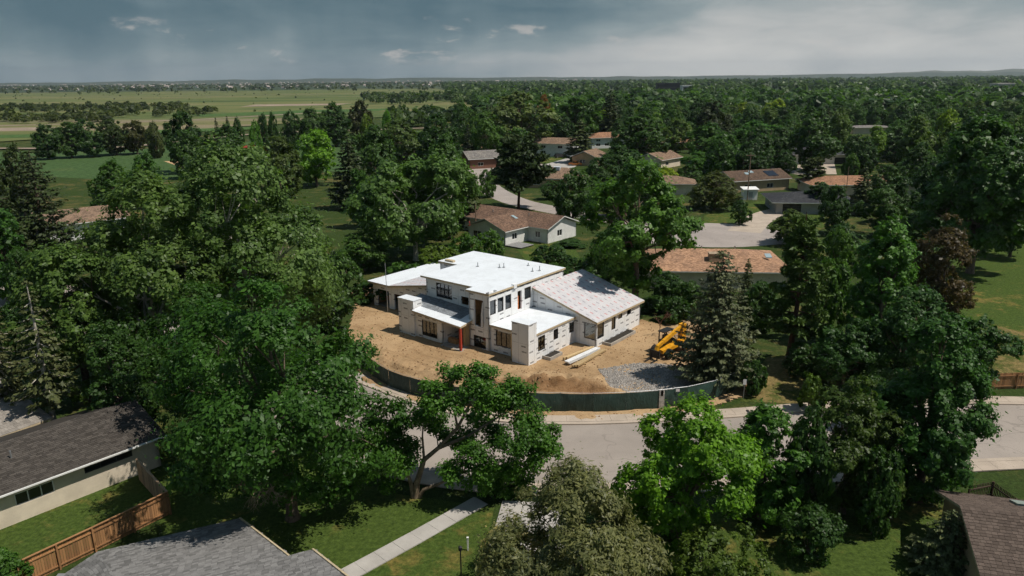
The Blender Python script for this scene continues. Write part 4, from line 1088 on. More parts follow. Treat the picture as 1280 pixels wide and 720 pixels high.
# --- near trees, each its own mesh; cloud shade put into the darker right-hand greens
big(330, 76, 184, 240, 'broad', 'cottonwood_tree', 'tallest broad cottonwood left of the white house, leafy grey-green crown', 'cotton', K=170, N=66700, leaf=0.228, rc=.085, gaps=.1, base=.12, bark=BARKPALE, seed=3)
big(205, 69, 222, 225, 'broad', 'cottonwood_tree', 'wide cottonwood with a rounded crown between the tallest cottonwood and the pale-trunked spruce', (.052, .098, .040), K=150, N=60900, leaf=0.215, rc=.09, base=.10, bark=BARKPALE, seed=8)
big(112, 66, 300, 150, 'broad', 'cottonwood_tree', 'lower leafy tree in front of the brown-roofed white gable house at far left', (.046, .092, .034), K=90, N=34800, leaf=0.202, rc=.10, base=.1, seed=9)
big(366, 45.5, 340, 330, 'broad', 'locust_tree', 'big dark green locust tree over the lawn, between the grey roof and the street', (.024, .070, .018), K=150, N=66700, leaf=0.146, rc=.082, gaps=.2, lobes=.3, base=.12, asp=1.9, flat=.6, bark=BARK, seed=21)
def dead_twigs():
    par = [o for o in COL.objects if o.name.startswith('locust_tree')][-1]; r = np.random.RandomState(4); mb = MB(); d0 = _ray(330, 612); p0 = Vector((0, 0, CAM_H)) + d0 * ((par.location.y - 3.2) / d0.y) - par.location
    def br(p, d, L, q, n):
        e = p + d * L; mb.tube([p, p.lerp(e, .5) + Vector(ball(r, 1)[0]) * L * .12, e], [q, q * .8, q * .5], 4, cap=False)
        if n:
            for _ in range(3): br(p.lerp(e, r.uniform(.5, 1)), (d + Vector(ball(r, 1)[0]) * .8).normalized(), L * r.uniform(.6, .85), q * .6, n - 1)
    for k in range(4): br(p0 + Vector((.5 * k - .7, .3, .3)), Vector((r.uniform(-.6, .6), -.5, r.uniform(-.7, .0))).normalized(), .8, .04, 4)
    mb.build('dead_branch', mat('dead_wood', (.26, .20, .15), .9, .1, var=.3), par)
dead_twigs()
# multi-stemmed maple by the path with its trunk in view
def path_maple():
    loc = G(519, 622); h = 10.2; r = np.random.RandomState(2)
    cl = []
    def C(px, py, D, rad): 
        d = _ray(px, py); p = Vector((0, 0, CAM_H)) + d * ((loc.y + D) / d.y); cl.append((np.array(p - loc), rad))
    for px, py, D, rad in ((590, 480, 0, 1.3), (560, 470, 1, 1.1), (612, 470, 1.5, 1.0), (545, 500, -.5, 1.2), (632, 500, 1.0, 1.5), (660, 520, 1.5, 1.4), (676, 545, 0, 1.3), (648, 548, -1, 1.5), (620, 545, 1.0, 1.3), (665, 570, -.5, 1.2), (600, 520, 2.5, 1.2),
                           (585, 570, -1.5, 1.4), (610, 585, -1.2, 1.4), (640, 585, -.5, 1.3), (565, 592, -1.5, 1.1), (655, 600, .2, 1.0), (625, 608, 0, 1.1), (598, 606, -1, 1.0), (480, 560, .5, 1.4), (500, 578, -.5, 1.3), (470, 585, .5, 1.2), (462, 545, 1.5, 1.2), (495, 535, 1.5, 1.1), (525, 520, 1.0, 1.1), (486, 604, -.2, .8), (540, 520, 2.5, 1.2), (570, 505, -1, 1.0), (686, 555, .5, .8), (690, 540, .5, .7), (600, 462, .5, .8), (575, 462, .2, .6), (535, 480, 0, .7), (640, 480, 1, .8), (655, 492, 1, 1.1), (690, 565, 0, .8), (645, 612, .2, .9), (575, 545, 2.6, 1.3), (545, 540, 3.0, 1.2), (510, 555, 1.8, 1.2), (610, 500, -.5, 1.2), (450, 562, 1, 1.0), (470, 520, 2, 1.1)):
        C(px, py, D, rad)
    cc = np.array([c for c, _ in cl]); cr = np.array([x * 1.18 for _, x in cl]); N = 46000
    which = r.choice(len(cl), N, p=cr ** 2 / sum(cr ** 2)); S = 16; sub = ball(r, len(cl) * S).reshape(len(cl), S, 3) * r.uniform(.4, 1, (len(cl), S, 1)); si = r.randint(0, S, N); u = ball(r, N) * r.uniform(0, 1, (N, 1)) ** .5
    pos = cc[which] + cr[which, None] * (sub[which, si] * .8 + u * .46) * np.array([1, 1, .8])
    V, F = leaf_quads(r, pos, u * .5 + sub[which, si] * .4 + np.array([0, 0, .6]) + r.normal(size=(N, 3)) * .4, .165 * r.uniform(.6, 1.3, N), 1.4)
    tone = np.clip(r.normal(.5, .12, len(cl))[which] + r.normal(0, .08, (len(cl), S))[which, si] + r.normal(0, .15, N), 0, 1)
    crown = fast_mesh('crown', V, F, tone, LEAF)
    def W3(px, py, D): d = _ray(px, py); return Vector((0, 0, CAM_H)) + d * ((loc.y + D) / d.y) - loc
    mb = MB(); b = Vector((0, 0, -.1))
    arms = [[b, W3(521, 604, 0), W3(530, 575, .2), W3(548, 560, .6), W3(572, 535, .8), W3(590, 500, .5), W3(596, 480, .5)], [b + Vector((-.12, 0, 0)), W3(514, 606, 0), W3(511, 596, .1), W3(500, 575, .3), W3(484, 560, .5)], [b + Vector((.2, 0, 0)), W3(530, 612, -.2), W3(548, 605, -.4), W3(580, 590, -.8), W3(612, 585, -1)],
            [W3(548, 560, .6), W3(585, 545, .8), W3(625, 520, 1), W3(660, 525, 1.2)], [W3(530, 575, .2), W3(528, 545, .8), W3(530, 510, 1)], [W3(572, 535, .8), W3(566, 505, .4), W3(565, 480, .6)]]
    for i, a in enumerate(arms):
        q = (.26, .20, .17, .15, .11, .10)[i]; mb.tube(a, [q * (1 - .8 * k / (len(a) - 1)) for k in range(len(a))], 7, cap=False)
    for c in cc[::1]:
        e = Vector(c); s = min((p for a in arms for p in a[2:]), key=lambda p: (p - e).length); mb.tube([s, s.lerp(e, .5) + Vector((0, 0, .15)), e], [.055, .04, .012], 5, cap=False)
    put_tree((mb.mesh('trunk', mat('bark_warm', (.20, .15, .10), .95, .1, var=.35, vscale=4, bump=.5, bscale=12), True), crown), 'maple_tree', 'multi-stemmed tree with a bare forking trunk beside the concrete path', 'tree', loc, (.036, .098, .022))
path_maple()
big(722, 36.0, 596, 235, 'broad', 'russian_olive_tree', 'silvery grey-green tree at the bottom edge, beside the concrete driveway', 'olive', K=120, N=64000, leaf=0.086, rc=.085, gaps=.1, lobes=.3, base=.05, asp=2.8, prof=prof_round, seed=31)
big(640, 37.5, 660, 120, 'shrub', 'flowering_shrub', 'loose shrub with whitish blossom at the edge of the driveway', (.24, .235, .18), K=26, N=7279, leaf=0.096, seed=5)
big(850, 42, 506, 170, 'broad', 'maple_tree', 'bright green rounded maple on the near side of the street', (.066, .158, .018), K=110, N=49300, leaf=0.139, rc=.09, gaps=.05, base=.0, prof=prof_flat, lobes=.10, seed=41)
big(948, 45, 513, 105, 'broad', 'maple_tree', 'medium green tree just right of the bright maple by the street', (.036, .100, .022), K=70, N=29000, leaf=0.139, rc=.105, base=.06, seed=42)
big(1052, 45.5, 474, 120, 'broad', 'crabapple_tree', 'dark tree with a few reddish leaves, left of the big dense dark tree', (.030, .058, .018), K=90, N=37700, leaf=0.126, rc=.09, gaps=.22, base=.06, seed=43)
big(1146, 47, 385, 155, 'broad', 'oak_tree', 'big dense dark green tree left of the right-hand stretch of street', (.024, .070, .022), K=150, N=63800, leaf=0.152, rc=.085, gaps=.05, base=.04, prof=prof_upright, seed=44)
big(1010, 40.5, 640, 90, 'shrub', 'garden_shrub', 'leafy dark shrub at the near edge of the lawn on the right', 'dark', K=26, N=7279, leaf=0.120, seed=45)
big(895, 37.5, 668, 130, 'shrub', 'garden_shrub', 'low green shrub mass below the bright maple at the bottom edge', (.044, .080, .022), K=36, N=12600, leaf=0.112, seed=46)
big(1178, 39, 636, 110, 'fir', 'spruce_tree', 'small bluish spruce at the bottom right beside the brown roof', (.050, .070, .052), levels=30, per=10, sprays=41, spray=0.211, seed=47)
big(1206, 66, 398, 100, 'broad', 'hedge_tree', 'dark leafy tree beside the orange wooden fence at the right edge', (.024, .066, .024), K=60, N=23200, leaf=0.165, rc=.11, base=.22, seed=48)
# --- round the plot
big(893, 69.0, 310, 122, 'fir', 'blue_spruce_tree', 'dense grey-blue spruce standing over the telehandler', 'blue', levels=44, per=13, sprays=54, spray=0.310, droop=.22, taper=.8, base=.03, seed=51)
big(984, 73, 264, 84, 'pine', 'pine_tree', 'tall thin open pine to the right of the blue spruce', (.034, .068, .022), base=.2, limbs=44, tufts=8, needles=34, leaf=.36, seed=52)
big(1092, 72, 262, 96, 'broad', 'poplar_tree', 'upright bright green tree between the open pine and the brownish tree', (.042, .110, .030), K=90, N=34800, leaf=0.202, rc=.11, base=.05, prof=prof_upright, seed=53)
big(1168, 84, 268, 84, 'broad', 'smoke_tree', 'brownish-purple rounded tree beside the sunny lawn at the right', 'brown', K=60, N=19140, leaf=0.183, rc=.12, base=.05, gaps=.1, seed=54)
big(1052, 66, 400, 95, 'broad', 'hedge_tree', 'dark rounded tree behind the street, below the upright bright green tree', (.022, .060, .022), K=60, N=21749, leaf=0.171, rc=.12, base=.04, seed=55)
big(1122, 66, 362, 130, 'broad', 'hedge_tree', 'dark green tree mass between the brownish tree and the street', (.024, .064, .026), K=80, N=29000, leaf=0.178, rc=.11, base=.04, seed=56)
big(1010, 70, 430, 60, 'shrub', 'garden_shrub', 'dark shrub below the tall open pine', 'dark', K=24, N=7000, leaf=0.160, seed=57)
big(793, 92.5, 203, 138, 'broad', 'cottonwood_tree', 'open-crowned cottonwood with a bare trunk just behind the right roof slope', (.046, .108, .030), K=95, N=33176, leaf=0.280, rc=.092, gaps=.35, lobes=.35, base=.2, bark=mat('bark_brown', (.17, .12, .085), .95, .1, var=.3), fork=.42, seed=58)
big(520, 122, 176, 172, 'broad', 'cottonwood_tree', 'huge round cottonwood behind the garage end of the white house', (.050, .104, .044), K=150, N=43384, leaf=0.351, rc=.088, base=.14, bark=BARKPALE, fork=.25, seed=59)
big(1212, 110, 150, 150, 'broad', 'cottonwood_tree', 'huge dark cottonwood at the right, behind the sunny lawn', (.030, .076, .028), K=150, N=43384, leaf=0.337, rc=.09, base=.16, seed=60)
big(648, 171, 170, 92, 'pine', 'ponderosa_pine_tree', 'big dark pine with a bare trunk standing by the back street', (.020, .038, .020), base=.30, limbs=44, tufts=9, needles=34, leaf=.62, seed=61)
# --- left side
big(64, 118, 186, 105, 'fir', 'fir_tree', 'wide dark fir at the left, behind the white gable house', 'darkfir', levels=30, per=11, sprays=41, spray=0.527, droop=.18, taper=.75, seed=62)
big(8, 112, 215, 90, 'fir', 'fir_tree', 'dark fir cut by the left edge of the picture', 'darkfir', levels=30, per=11, sprays=38, spray=0.527, droop=.18, taper=.75, seed=63)
big(12, 100, 246, 80, 'broad', 'ash_tree', 'round green tree at the left edge above the street lamp', (.026, .074, .022), K=60, N=17864, leaf=0.266, rc=.12, base=.06, seed=64)
big(72, 58, 345, 95, 'fir', 'spruce_tree', 'sparse spruce with a pale leaning trunk beside the low grey roof', (.040, .054, .034), levels=26, per=7, sprays=25, spray=0.341, base=.25, droop=.25, bark=BARKPALE, seed=65)
big(18, 60, 372, 85, 'fir', 'spruce_tree', 'grey-green spruce at the left edge behind the low grey roof', (.044, .056, .038), levels=26, per=8, sprays=28, spray=0.341, base=.15, droop=.25, bark=BARKPALE, seed=66)
big(160, 58, 400, 95, 'broad', 'hedge_tree', 'dark tree behind the ridge of the cream-walled house', 'dark', K=40, N=14500, leaf=0.158, rc=.13, base=.04, seed=67)
big(268, 54.5, 352, 165, 'broad', 'hedge_tree', 'shaded tree between the cream-walled house and the big locust', (.022, .058, .018), K=50, N=20300, leaf=0.158, rc=.13, base=.04, seed=68)
big(262, 50, 560, 60, 'shrub', 'garden_shrub', 'dark shrub under the locust at the corner of the wooden fence', 'dark', K=20, N=5600, leaf=0.128, seed=69)
big(10, 37.5, 690, 70, 'shrub', 'garden_shrub', 'green shrub at the bottom left corner of the fenced yard', (.030, .080, .02), K=24, N=7000, leaf=0.112, seed=70)
# reddish bare sapling by the telehandler
def sapling():
    loc = G(824, 418); r = np.random.RandomState(9); mb = MB()
    def br(p, d, L, q, n):
        e = p + d * L; mb.tube([p, p.lerp(e, .5) + Vector(ball(r, 1)[0]) * L * .06, e], [q, q * .8, q * .55], 5, cap=False)
        if n:
            for _ in range(3):
                nd = (d + Vector(ball(r, 1)[0]) * .62 + Vector((0, 0, .12))).normalized(); br(p.lerp(e, r.uniform(.6, 1)), nd, L * r.uniform(.55, .8), q * .55, n - 1)
    br(Vector((0, 0, -.1)), Vector((.05, 0, 1)), 1.6, .06, 5)
    t = thing('bare_sapling', 'small leafless reddish sapling standing between house and telehandler', 'tree', loc)
    mb.build('trunk', mat('bark_twig', (.20, .11, .08), .9, .1, var=.3), t)
sapling()

# ================================================================== the other houses
SH_TAN = shingle_far('shingle_tan', (.36, .215, .135)); SH_BROWN = shingle_far('shingle_brown', (.165, .105, .075)); SH_DARK = shingle_far('shingle_dark', (.05, .052, .057)); SH_GREY = shingle_far('shingle_grey', (.20, .185, .17)); SH_MID = shingle_far('shingle_mid', (.22, .15, .105)); SH_RED = shingle_far('shingle_red', (.30, .165, .10)); SH_DKB = shingle_far('shingle_dark_brown', (.11, .075, .055))
def wallm(name, c): return mat(name, c, .85, .15, var=.10, vscale=.8)
def house(label, loc, L, Wd, rz, wall_h, pitch, wallmat, roofmat, kind='gable', over=.5, wins=(), door=None, garage=None, chimney=None, extras=(), group=None, name='house', trim=None):
    """ranch house. local x along the ridge; front is -y. wins: (side, s0, s1, zb, zt); side in f b l r"""
    t = thing(name, label, 'house', loc, rz, group); a, b = L / 2, Wd / 2; trim = trim or WHITEPAINT
    corners = {'f': ((-a, -b), (a, -b)), 'r': ((a, -b), (a, b)), 'b': ((a, b), (-a, b)), 'l': ((-a, b), (-a, -b))}
    for sd, (p, q) in corners.items():
        ops = [(w[1], w[2], w[3], w[4]) for w in wins if w[0] == sd]
        if door and door[0] == sd: ops.append((door[1], door[1] + 1.0, 0.0, 2.1))
        if garage and garage[0] == sd: ops.append((garage[1], garage[2], 0.0, 2.25))
        w_, p0, d, n = wall(t, p, q, 0, wall_h, ops, .18, [wallmat, OSB])
        for w in wins:
            if w[0] == sd: window(t, p0, d, n, w[1:], 2 if w[2] - w[1] > 1.1 else 1, bar=.07, frame=trim, pane=PANE)
        for nm, it, m, sl in (('door', door and door[0] == sd and (door[1], door[1] + 1.0, 2.1), mat('door_paint', (.16, .07, .05), .5), 1), ('garage_door', garage and garage[0] == sd and (garage[1], garage[2], 2.25), (garage[3] if garage and len(garage) > 3 else WHITEPAINT), 4)):
            if not it: continue
            mb = MB()
            for k in range(sl):
                z0, z1 = it[2] * k / sl + .02, it[2] * (k + 1) / sl - .01
                A, B = p0 + d * (it[0] + .02) - n * .08, p0 + d * (it[1] - .02) - n * .08; A2, B2 = A - n * .06, B - n * .06
                mb.add([(A.x, A.y, z0), (B.x, B.y, z0), (B2.x, B2.y, z0), (A2.x, A2.y, z0), (A.x, A.y, z1), (B.x, B.y, z1), (B2.x, B2.y, z1), (A2.x, A2.y, z1)], [(3, 2, 1, 0), (4, 5, 6, 7), (0, 1, 5, 4), (1, 2, 6, 5), (2, 3, 7, 6), (3, 0, 4, 7)])
            mb.build(nm, m, t)
    ra, rb = a + over, b + over; zr = wall_h + pitch * rb; ze = wall_h + .02; th = .16
    mb = MB()
    if kind == 'gable':
        mb.slab([(-ra, -rb, ze + th), (ra, -rb, ze + th), (ra, 0, zr + th), (-ra, 0, zr + th)], th, 1, 0)
        mb.slab([(ra, rb, ze + th), (-ra, rb, ze + th), (-ra, 0.004, zr + th), (ra, 0.004, zr + th)], th, 1, 0)
        for s in (-1, 1):
            g = MB(); x = s * a; x2 = x - s * .18; gz = wall_h + pitch * b
            g.add([(x, -b, wall_h), (x, b, wall_h), (x, 0, gz), (x2, -b, wall_h), (x2, b, wall_h), (x2, 0, gz)], [(0, 1, 2), (5, 4, 3), (0, 2, 5, 3), (1, 4, 5, 2)]); g.build('gable_wall', wallmat, t)
    else:
        hx = max(0.3, ra - rb)
        mb.slab([(-ra, -rb, ze + th), (ra, -rb, ze + th), (hx, 0, zr + th), (-hx, 0, zr + th)], th, 1, 0)
        mb.slab([(ra, rb, ze + th), (-ra, rb, ze + th), (-hx, .004, zr + th), (hx, .004, zr + th)], th, 1, 0)
        mb.slab([(ra, -rb + .004, ze + th), (ra, rb - .004, ze + th), (hx + .004, 0, zr + th)], th, 1, 0); mb.slab([(-ra, rb - .004, ze + th), (-ra, -rb + .004, ze + th), (-hx - .004, 0, zr + th)], th, 1, 0)
    rf = mb.build('roof', [roofmat, trim], t)
    def roofz(x, y): return ze + th + pitch * (rb - abs(y))
    if chimney:
        x, y, w_, h_ = chimney; c = MB(); z = roofz(x, y); c.box(x - w_, x + w_, y - w_ * .7, y + w_ * .7, z - .6, z + h_); c.box(x - w_ - .06, x + w_ + .06, y - w_ * .7 - .06, y + w_ * .7 + .06, z + h_ + .003, z + h_ + .12); c.build('chimney', mat('chimney_stucco', (.33, .25, .17), .9, var=.2), rf)
    for e in extras:
        k, x, y = e[:3]; z = roofz(x, y); sy = -1 if y < 0 else 1; nx = Vector((0, sy * pitch, 1)).normalized()
        if k == 'vent': MB().tube([(x, y, z - .1), (x, y, z + .45)], .09, 8).build('vent_pipe', GALV, rf)
        else:
            w_, l_ = e[3], e[4]; m = {'skylight': mat('skylight', (.30, .38, .40), .15, .5), 'solar': mat('solar_panel', (.012, .014, .022), .15, .6), 'box': mat('cooler_box', (.50, .55, .60), .5)}[k]
            if k == 'box': MB().box(x - w_, x + w_, y - l_, y + l_, z - .2, z + .75).build('roof_cooler', m, rf)
            else:
                c = MB(); P_ = [Vector((x + sx * w_, y + s2 * l_, 0)) for sx, s2 in ((-1, -1), (1, -1), (1, 1), (-1, 1))]
                c.slab([(p.x, p.y, roofz(p.x, p.y) + .10) for p in P_], .12); c.build({'skylight': 'skylight', 'solar': 'solar_panel'}[k], m, rf)
    return t
def rz_from(p, q):
    a, b = G(*p), G(*q); return math.atan2((b - a).y, (b - a).x)
WHITEW, CREAM, TANW, GREYW, BRICK, OCHRE = wallm('siding_white', (.66, .65, .62)), wallm('stucco_cream', (.64, .55, .43)), wallm('stucco_tan', (.40, .29, .18)), wallm('siding_grey', (.33, .33, .32)), wallm('brick_red', (.20, .10, .07)), wallm('siding_ochre', (.48, .30, .12))
# --- brown hip house straight behind
t = house('white-walled house with a long brown roof straight behind the white building', Vector((1.4, 144.6, 0)), 22, 9.0, math.radians(-41), 2.7, .36, WHITEW, SH_BROWN, 'gable', .6, wins=(('f', 15.5, 16.3, 1.2, 2.0), ('f', 19, 20.2, .9, 2.1), ('r', 3, 4.5, .9, 2.1)), extras=(('skylight', -.5, -2.6, .35, .7), ('vent', 4, -1.5), ('vent', -5, -2)))
house('front gable wing of the brown-roofed house, facing the flat white roofs', Vector((-1.6, 138.8, 0)), 9.5, 9.4, math.radians(49), 2.7, .36, WHITEW, SH_BROWN, 'gable', .6, wins=(('l', 1.2, 3.4, .3, 2.1), ('l', 5.5, 7.5, .9, 2.1), ('f', 2, 3.4, .9, 2.1)), extras=(('skylight', 1.5, -1.6, .35, .6),))
dk = thing('patio_deck', 'grey timber deck beside the brown-roofed house', 'deck', G(646, 307)); dk.rotation_euler = (0, 0, math.radians(-41)); 
for k in range(14): MB().box(-2.6, 2.6, -1.9 + k * .27, -1.66 + k * .27, .2, .26).build('board', mat('deck_grey', (.24, .235, .23), .8, var=.2), dk)
MB().box(-2.5, 2.5, -1.8, 1.8, .02, .19).build('deck_frame', BLK, dk)
sf = thing('patio_sofa', 'dark patio seat on the lawn beside the timber deck', 'sofa', G(670, 301), math.radians(-41)); MB().box(-1.4, 1.4, -.5, .5, .1, .5).build('seat', BLK, sf); MB().box(-1.4, 1.4, .35, .6, .5, 1.0).build('backrest', BLK, sf)
for s in (-1, 1): MB().box(s * 1.4 - .12, s * 1.4 + .12, -.5, .34, .5, .75).build('armrest', BLK, sf)
um = thing('parasol', 'closed red parasol by the left end of the brown-roofed house', 'parasol', G(587, 292)); MB().tube([(0, 0, 0), (0, 0, 2.6)], .04, 6).build('pole', GALV, um); MB().tube([(0, 0, 1.0), (0, 0, 1.3), (0, 0, 2.4), (0, 0, 2.6)], [.10, .26, .10, .02], 8).build('canopy', mat('red_cloth', (.42, .03, .03), .8), um)
# --- tan shingled roof beside the cul-de-sac
house('low house with a wide mottled tan shingle roof beside the cul-de-sac', G(884, 347), 20.5, 12.5, math.radians(-5), 2.6, .26, CREAM, SH_TAN, 'hip', .8, wins=(('f', 3, 5, .9, 2.1), ('f', 9, 11, .9, 2.1)), chimney=(.4, -3.4, 1.0, .9), extras=(('skylight', 8.3, -2.2, .45, .6), ('vent', -6, 1.0), ('vent', -2.5, .6), ('vent', -1, .9), ('vent', 4, .7), ('vent', 2.5, -2.4)))
# --- dark roofed carport house right of the cul-de-sac
house('house with a low charcoal hip roof and carport beyond the curved driveway', G(1010, 262), 17, 12, math.radians(-8), 2.5, .22, GREYW, SH_DARK, 'hip', 1.0, wins=(('f', 9, 11, .9, 2.1), ('l', 4, 6, .9, 2.1)), garage=('f', 1.5, 5.5, BLK))
# --- brown house with solar panels and its white shed
house('tan house with a dark brown gable roof carrying solar panels', G(938, 236), 17, 10, math.radians(18), 3.0, .36, TANW, SH_DKB, 'gable', .7, wins=(('r', 3.5, 6.5, .9, 2.2), ('f', 3, 5, .9, 2.1), ('f', 10, 12, .9, 2.1)), extras=(('solar', 4.2, -2.6, 1.6, 1.4), ('skylight', -3, -2, .6, .5), ('skylight', -1.2, -1.2, .6, .5)))
sh = thing('garden_shed', 'small white shed below the house with solar panels', 'shed', G(936, 249)); MB().box(-1.7, 1.7, -1.2, 1.2, 0, 2.6).build('wall', WHITEW, sh); MB().slab([(-2, -1.5, 2.65), (2, -1.5, 2.65), (2, 1.5, 3.0), (-2, 1.5, 3.0)], .14).build('roof', WHITEPAINT, sh); MB().box(-.5, .5, -1.24, -1.205, .05, 2.0).build('door', GREYW, sh)
# --- dark roof with white garage
house('house with a dark grey roof and white garage front beside two driveways', G(1014, 203), 27, 11, math.radians(-4), 3.2, .30, WHITEW, SH_DARK, 'hip', .8, wins=(('f', 3, 6, .9, 2.2), ('f', 9, 12, .9, 2.2)), garage=('f', 19.5, 25, mat('garage_dark', (.05, .05, .05), .6)))
house('long tan-roofed house right of the two driveways, behind the dark conifer', G(1082, 240), 32, 11, math.radians(-2), 2.6, .26, CREAM, SH_RED, 'hip', .8, wins=(('f', 4, 7, .9, 2.1),), chimney=(12, -1.5, .9, 1.6), extras=(('solar', 6, -2.5, .9, .6),))
# --- houses round the back street
house('two-storey cream house with tan roof beside the back street', G(697, 194), 16, 11, math.radians(-24), 4.8, .32, WHITEW, SH_MID, 'gable', .7, wins=(('f', 3, 5, 1, 2.2), ('f', 3, 5, 3.2, 4.3), ('f', 10, 12, 3.2, 4.3), ('r', 4, 6, 3.2, 4.3)), garage=('f', 8, 13, WHITEPAINT))
house('white house with an orange-tan roof and a porch, beyond the two-storey cream house', G(756, 184), 16, 10, math.radians(14), 4.4, .34, WHITEW, SH_RED, 'hip', .8, wins=(('f', 2, 4, 1, 2.2), ('f', 6, 8, 1, 2.2), ('f', 10, 12, 1, 2.2), ('f', 2, 4, 3, 4), ('f', 10, 12, 3, 4)))
house('small tan-roofed gable house behind the orange truck', G(737, 205), 11, 9, math.radians(62), 2.8, .42, TANW, SH_MID, 'gable', .6, wins=(('l', 3, 5, .9, 2.1), ('r', 3, 5, .9, 2.1), ('f', 3, 5, .9, 2.1)))
house('low brown-roofed house with a pale cooler box on its roof', G(695, 232), 17, 11, math.radians(-14), 2.6, .40, TANW, SH_MID, 'hip', .7, wins=(('f', 3, 5, .9, 2.1), ('f', 9, 11, .9, 2.1)), extras=(('box', 0.5, -1.2, .9, .8),))
house('red-brick house with a grey-brown roof left of the big dark pine', G(610, 208), 17, 10, math.radians(22), 3.2, .42, BRICK, SH_GREY, 'gable', .7, wins=(('f', 3, 5, .9, 2.1),))
house('house with a plain brown roof behind trees, right of the orange-tan roof', G(846, 186), 18, 10, math.radians(-6), 3.0, .34, BRICK, SH_RED, 'gable', .7, wins=(('f', 3, 5, .9, 2.1),))
house('tan gable house half hidden behind the lime green bush', G(824, 208), 13, 9, math.radians(48), 2.8, .40, CREAM, SH_MID, 'gable', .7, wins=(('r', 3, 5, .9, 2.1), ('f', 3, 5, .9, 2.1)))
house('low roof among trees left of the tan shingled roof', G(828, 240), 16, 9, math.radians(-10), 2.7, .30, CREAM, SH_MID, 'hip', .7)
house('pale flat-roofed house far back among the trees at the right', G(1085, 166), 22, 12, math.radians(0), 3.0, .12, CREAM, SH_GREY, 'hip', .8)
house('grey-roofed house far back near the right edge', G(1237, 158), 20, 12, math.radians(-20), 3.2, .34, GREYW, SH_GREY, 'gable', .8, chimney=(2, 0, .8, 1.4))
house('pale roof peeping between trees beside the far lime tree', G(1040, 168), 14, 9, math.radians(20), 3, .35, CREAM, SH_GREY, 'gable', .7)
house('white gable house with a brown roof among dark firs at far left', G(104, 293), 15, 10.5, math.radians(40), 3.2, .36, WHITEW, SH_MID, 'gable', .7, wins=(('l', 3.5, 5, .9, 2.1), ('l', 7, 8.5, .9, 2.1), ('f', 4, 6, .9, 2.1)))
# --- cars
def car(label, loc, rz, col, name='parked_car', cat='car', pickup=False):
    t = thing(name, label, cat, loc, rz); m = mat('paint_' + '%03d%03d%03d' % tuple(int(c * 999) for c in col), col, .3, .5, coat=.5)
    mb = MB(); prof = [(-2.3, .35), (-2.3, .85), (-1.2, .98), (2.2, .98), (2.3, .6), (2.3, .35)]
    def extr(prof, w, m_, nm, par):
        b = MB(); k = len(prof); b.v = [(x, -w, z) for x, z in prof] + [(x, w, z) for x, z in prof]
        b.f = [tuple(range(k)), tuple(reversed(range(k, 2 * k)))] + [((i + 1) % k, i, k + i, k + (i + 1) % k) for i in range(k)]; b.m = [0] * len(b.f); b.t = [.5] * len(b.f); return b.build(nm, m_, par)
    extr(prof, .92, m, 'body', t)
    cabp = [(-1.0, .985), (-.45, 1.55), (.7 if pickup else 1.7, 1.6), (.95 if pickup else 2.15, .985)]
    c = extr(cabp, .80, PANE, 'cabin', t); extr([(-.5, 1.56), (-.4, 1.62), (.65 if pickup else 1.65, 1.66), (.75 if pickup else 1.75, 1.6)], .76, m, 'cabin_roof', c)
    for x in (-1.45, 1.45):
        for s in (-1, 1):
            w = MB().tube([(x, s * .80, .34), (x, s * .96, .34)], .34, 14).build('wheel', RUB, t); MB().tube([(x, s * .955, .34), (x, s * .97, .34)], .2, 10).build('rim', GALV, w)
    for s in (-1, 1): MB().box(-2.33, -2.29, s * .6 - .18, s * .6 + .18, .62, .78).build('headlight', WHITEPAINT, t)
    return t
car('black car parked before the two-storey cream house', G(700, 197), math.radians(200), (.012, .012, .015))
car('orange pickup truck standing before the small gable house', G(719, 207), math.radians(-10), (.5, .16, .03), 'pickup_truck', 'truck', True)
car('dark parked car at the left edge beside the street lamp', G(4, 348), math.radians(25), (.2, .2, .2))
# --- poles
POLE = mat('weathered_pole', (.22, .15, .10), .9, var=.25, vscale=2)
def pole(label, base, top, name='utility_pole', cat='pole', r=.14, arm=True, m=None):
    p = G(*base); h = height_to(p, top); t = thing(name, label, cat, p); MB().tube([(0, 0, -.2), (0, 0, h)], [r, r * .7], 8).build('pole', m or POLE, t)
    if arm: MB().box(-1.1, 1.1, -.06, .06, h - .7, h - .55).build('crossarm', m or POLE, t)
    return t, p, h
pole('wooden pole at the left end of the brown-roofed house', (595, 291), 256, arm=False)
pa = pole('tall utility pole behind the tan house with solar panels', (934, 250), 191)
pb = pole('thin dark pole in front of the long tan-roofed house', (1055, 262), 208, r=.1, arm=False)
pole('thin grey pole standing in front of the garage', (485, 391), 329, 'site_pole', 'pole', .05, False, GALV)
pole('thin pole behind the upper roof of the white house', (558, 335), 309, 'site_pole', 'pole', .05, False, GALV)
t, p, h = pole('grey street lamp at the left edge', (17, 330), 299, 'street_lamp', 'lamp', .09, False, GALV); MB().beam((0, 0, h), (-.9, 0, h + .15), .1, .1).build('arm', GALV, t); MB().box(-1.4, -.8, -.14, .14, h + .08, h + .2).build('lamp_head', GALV, t)
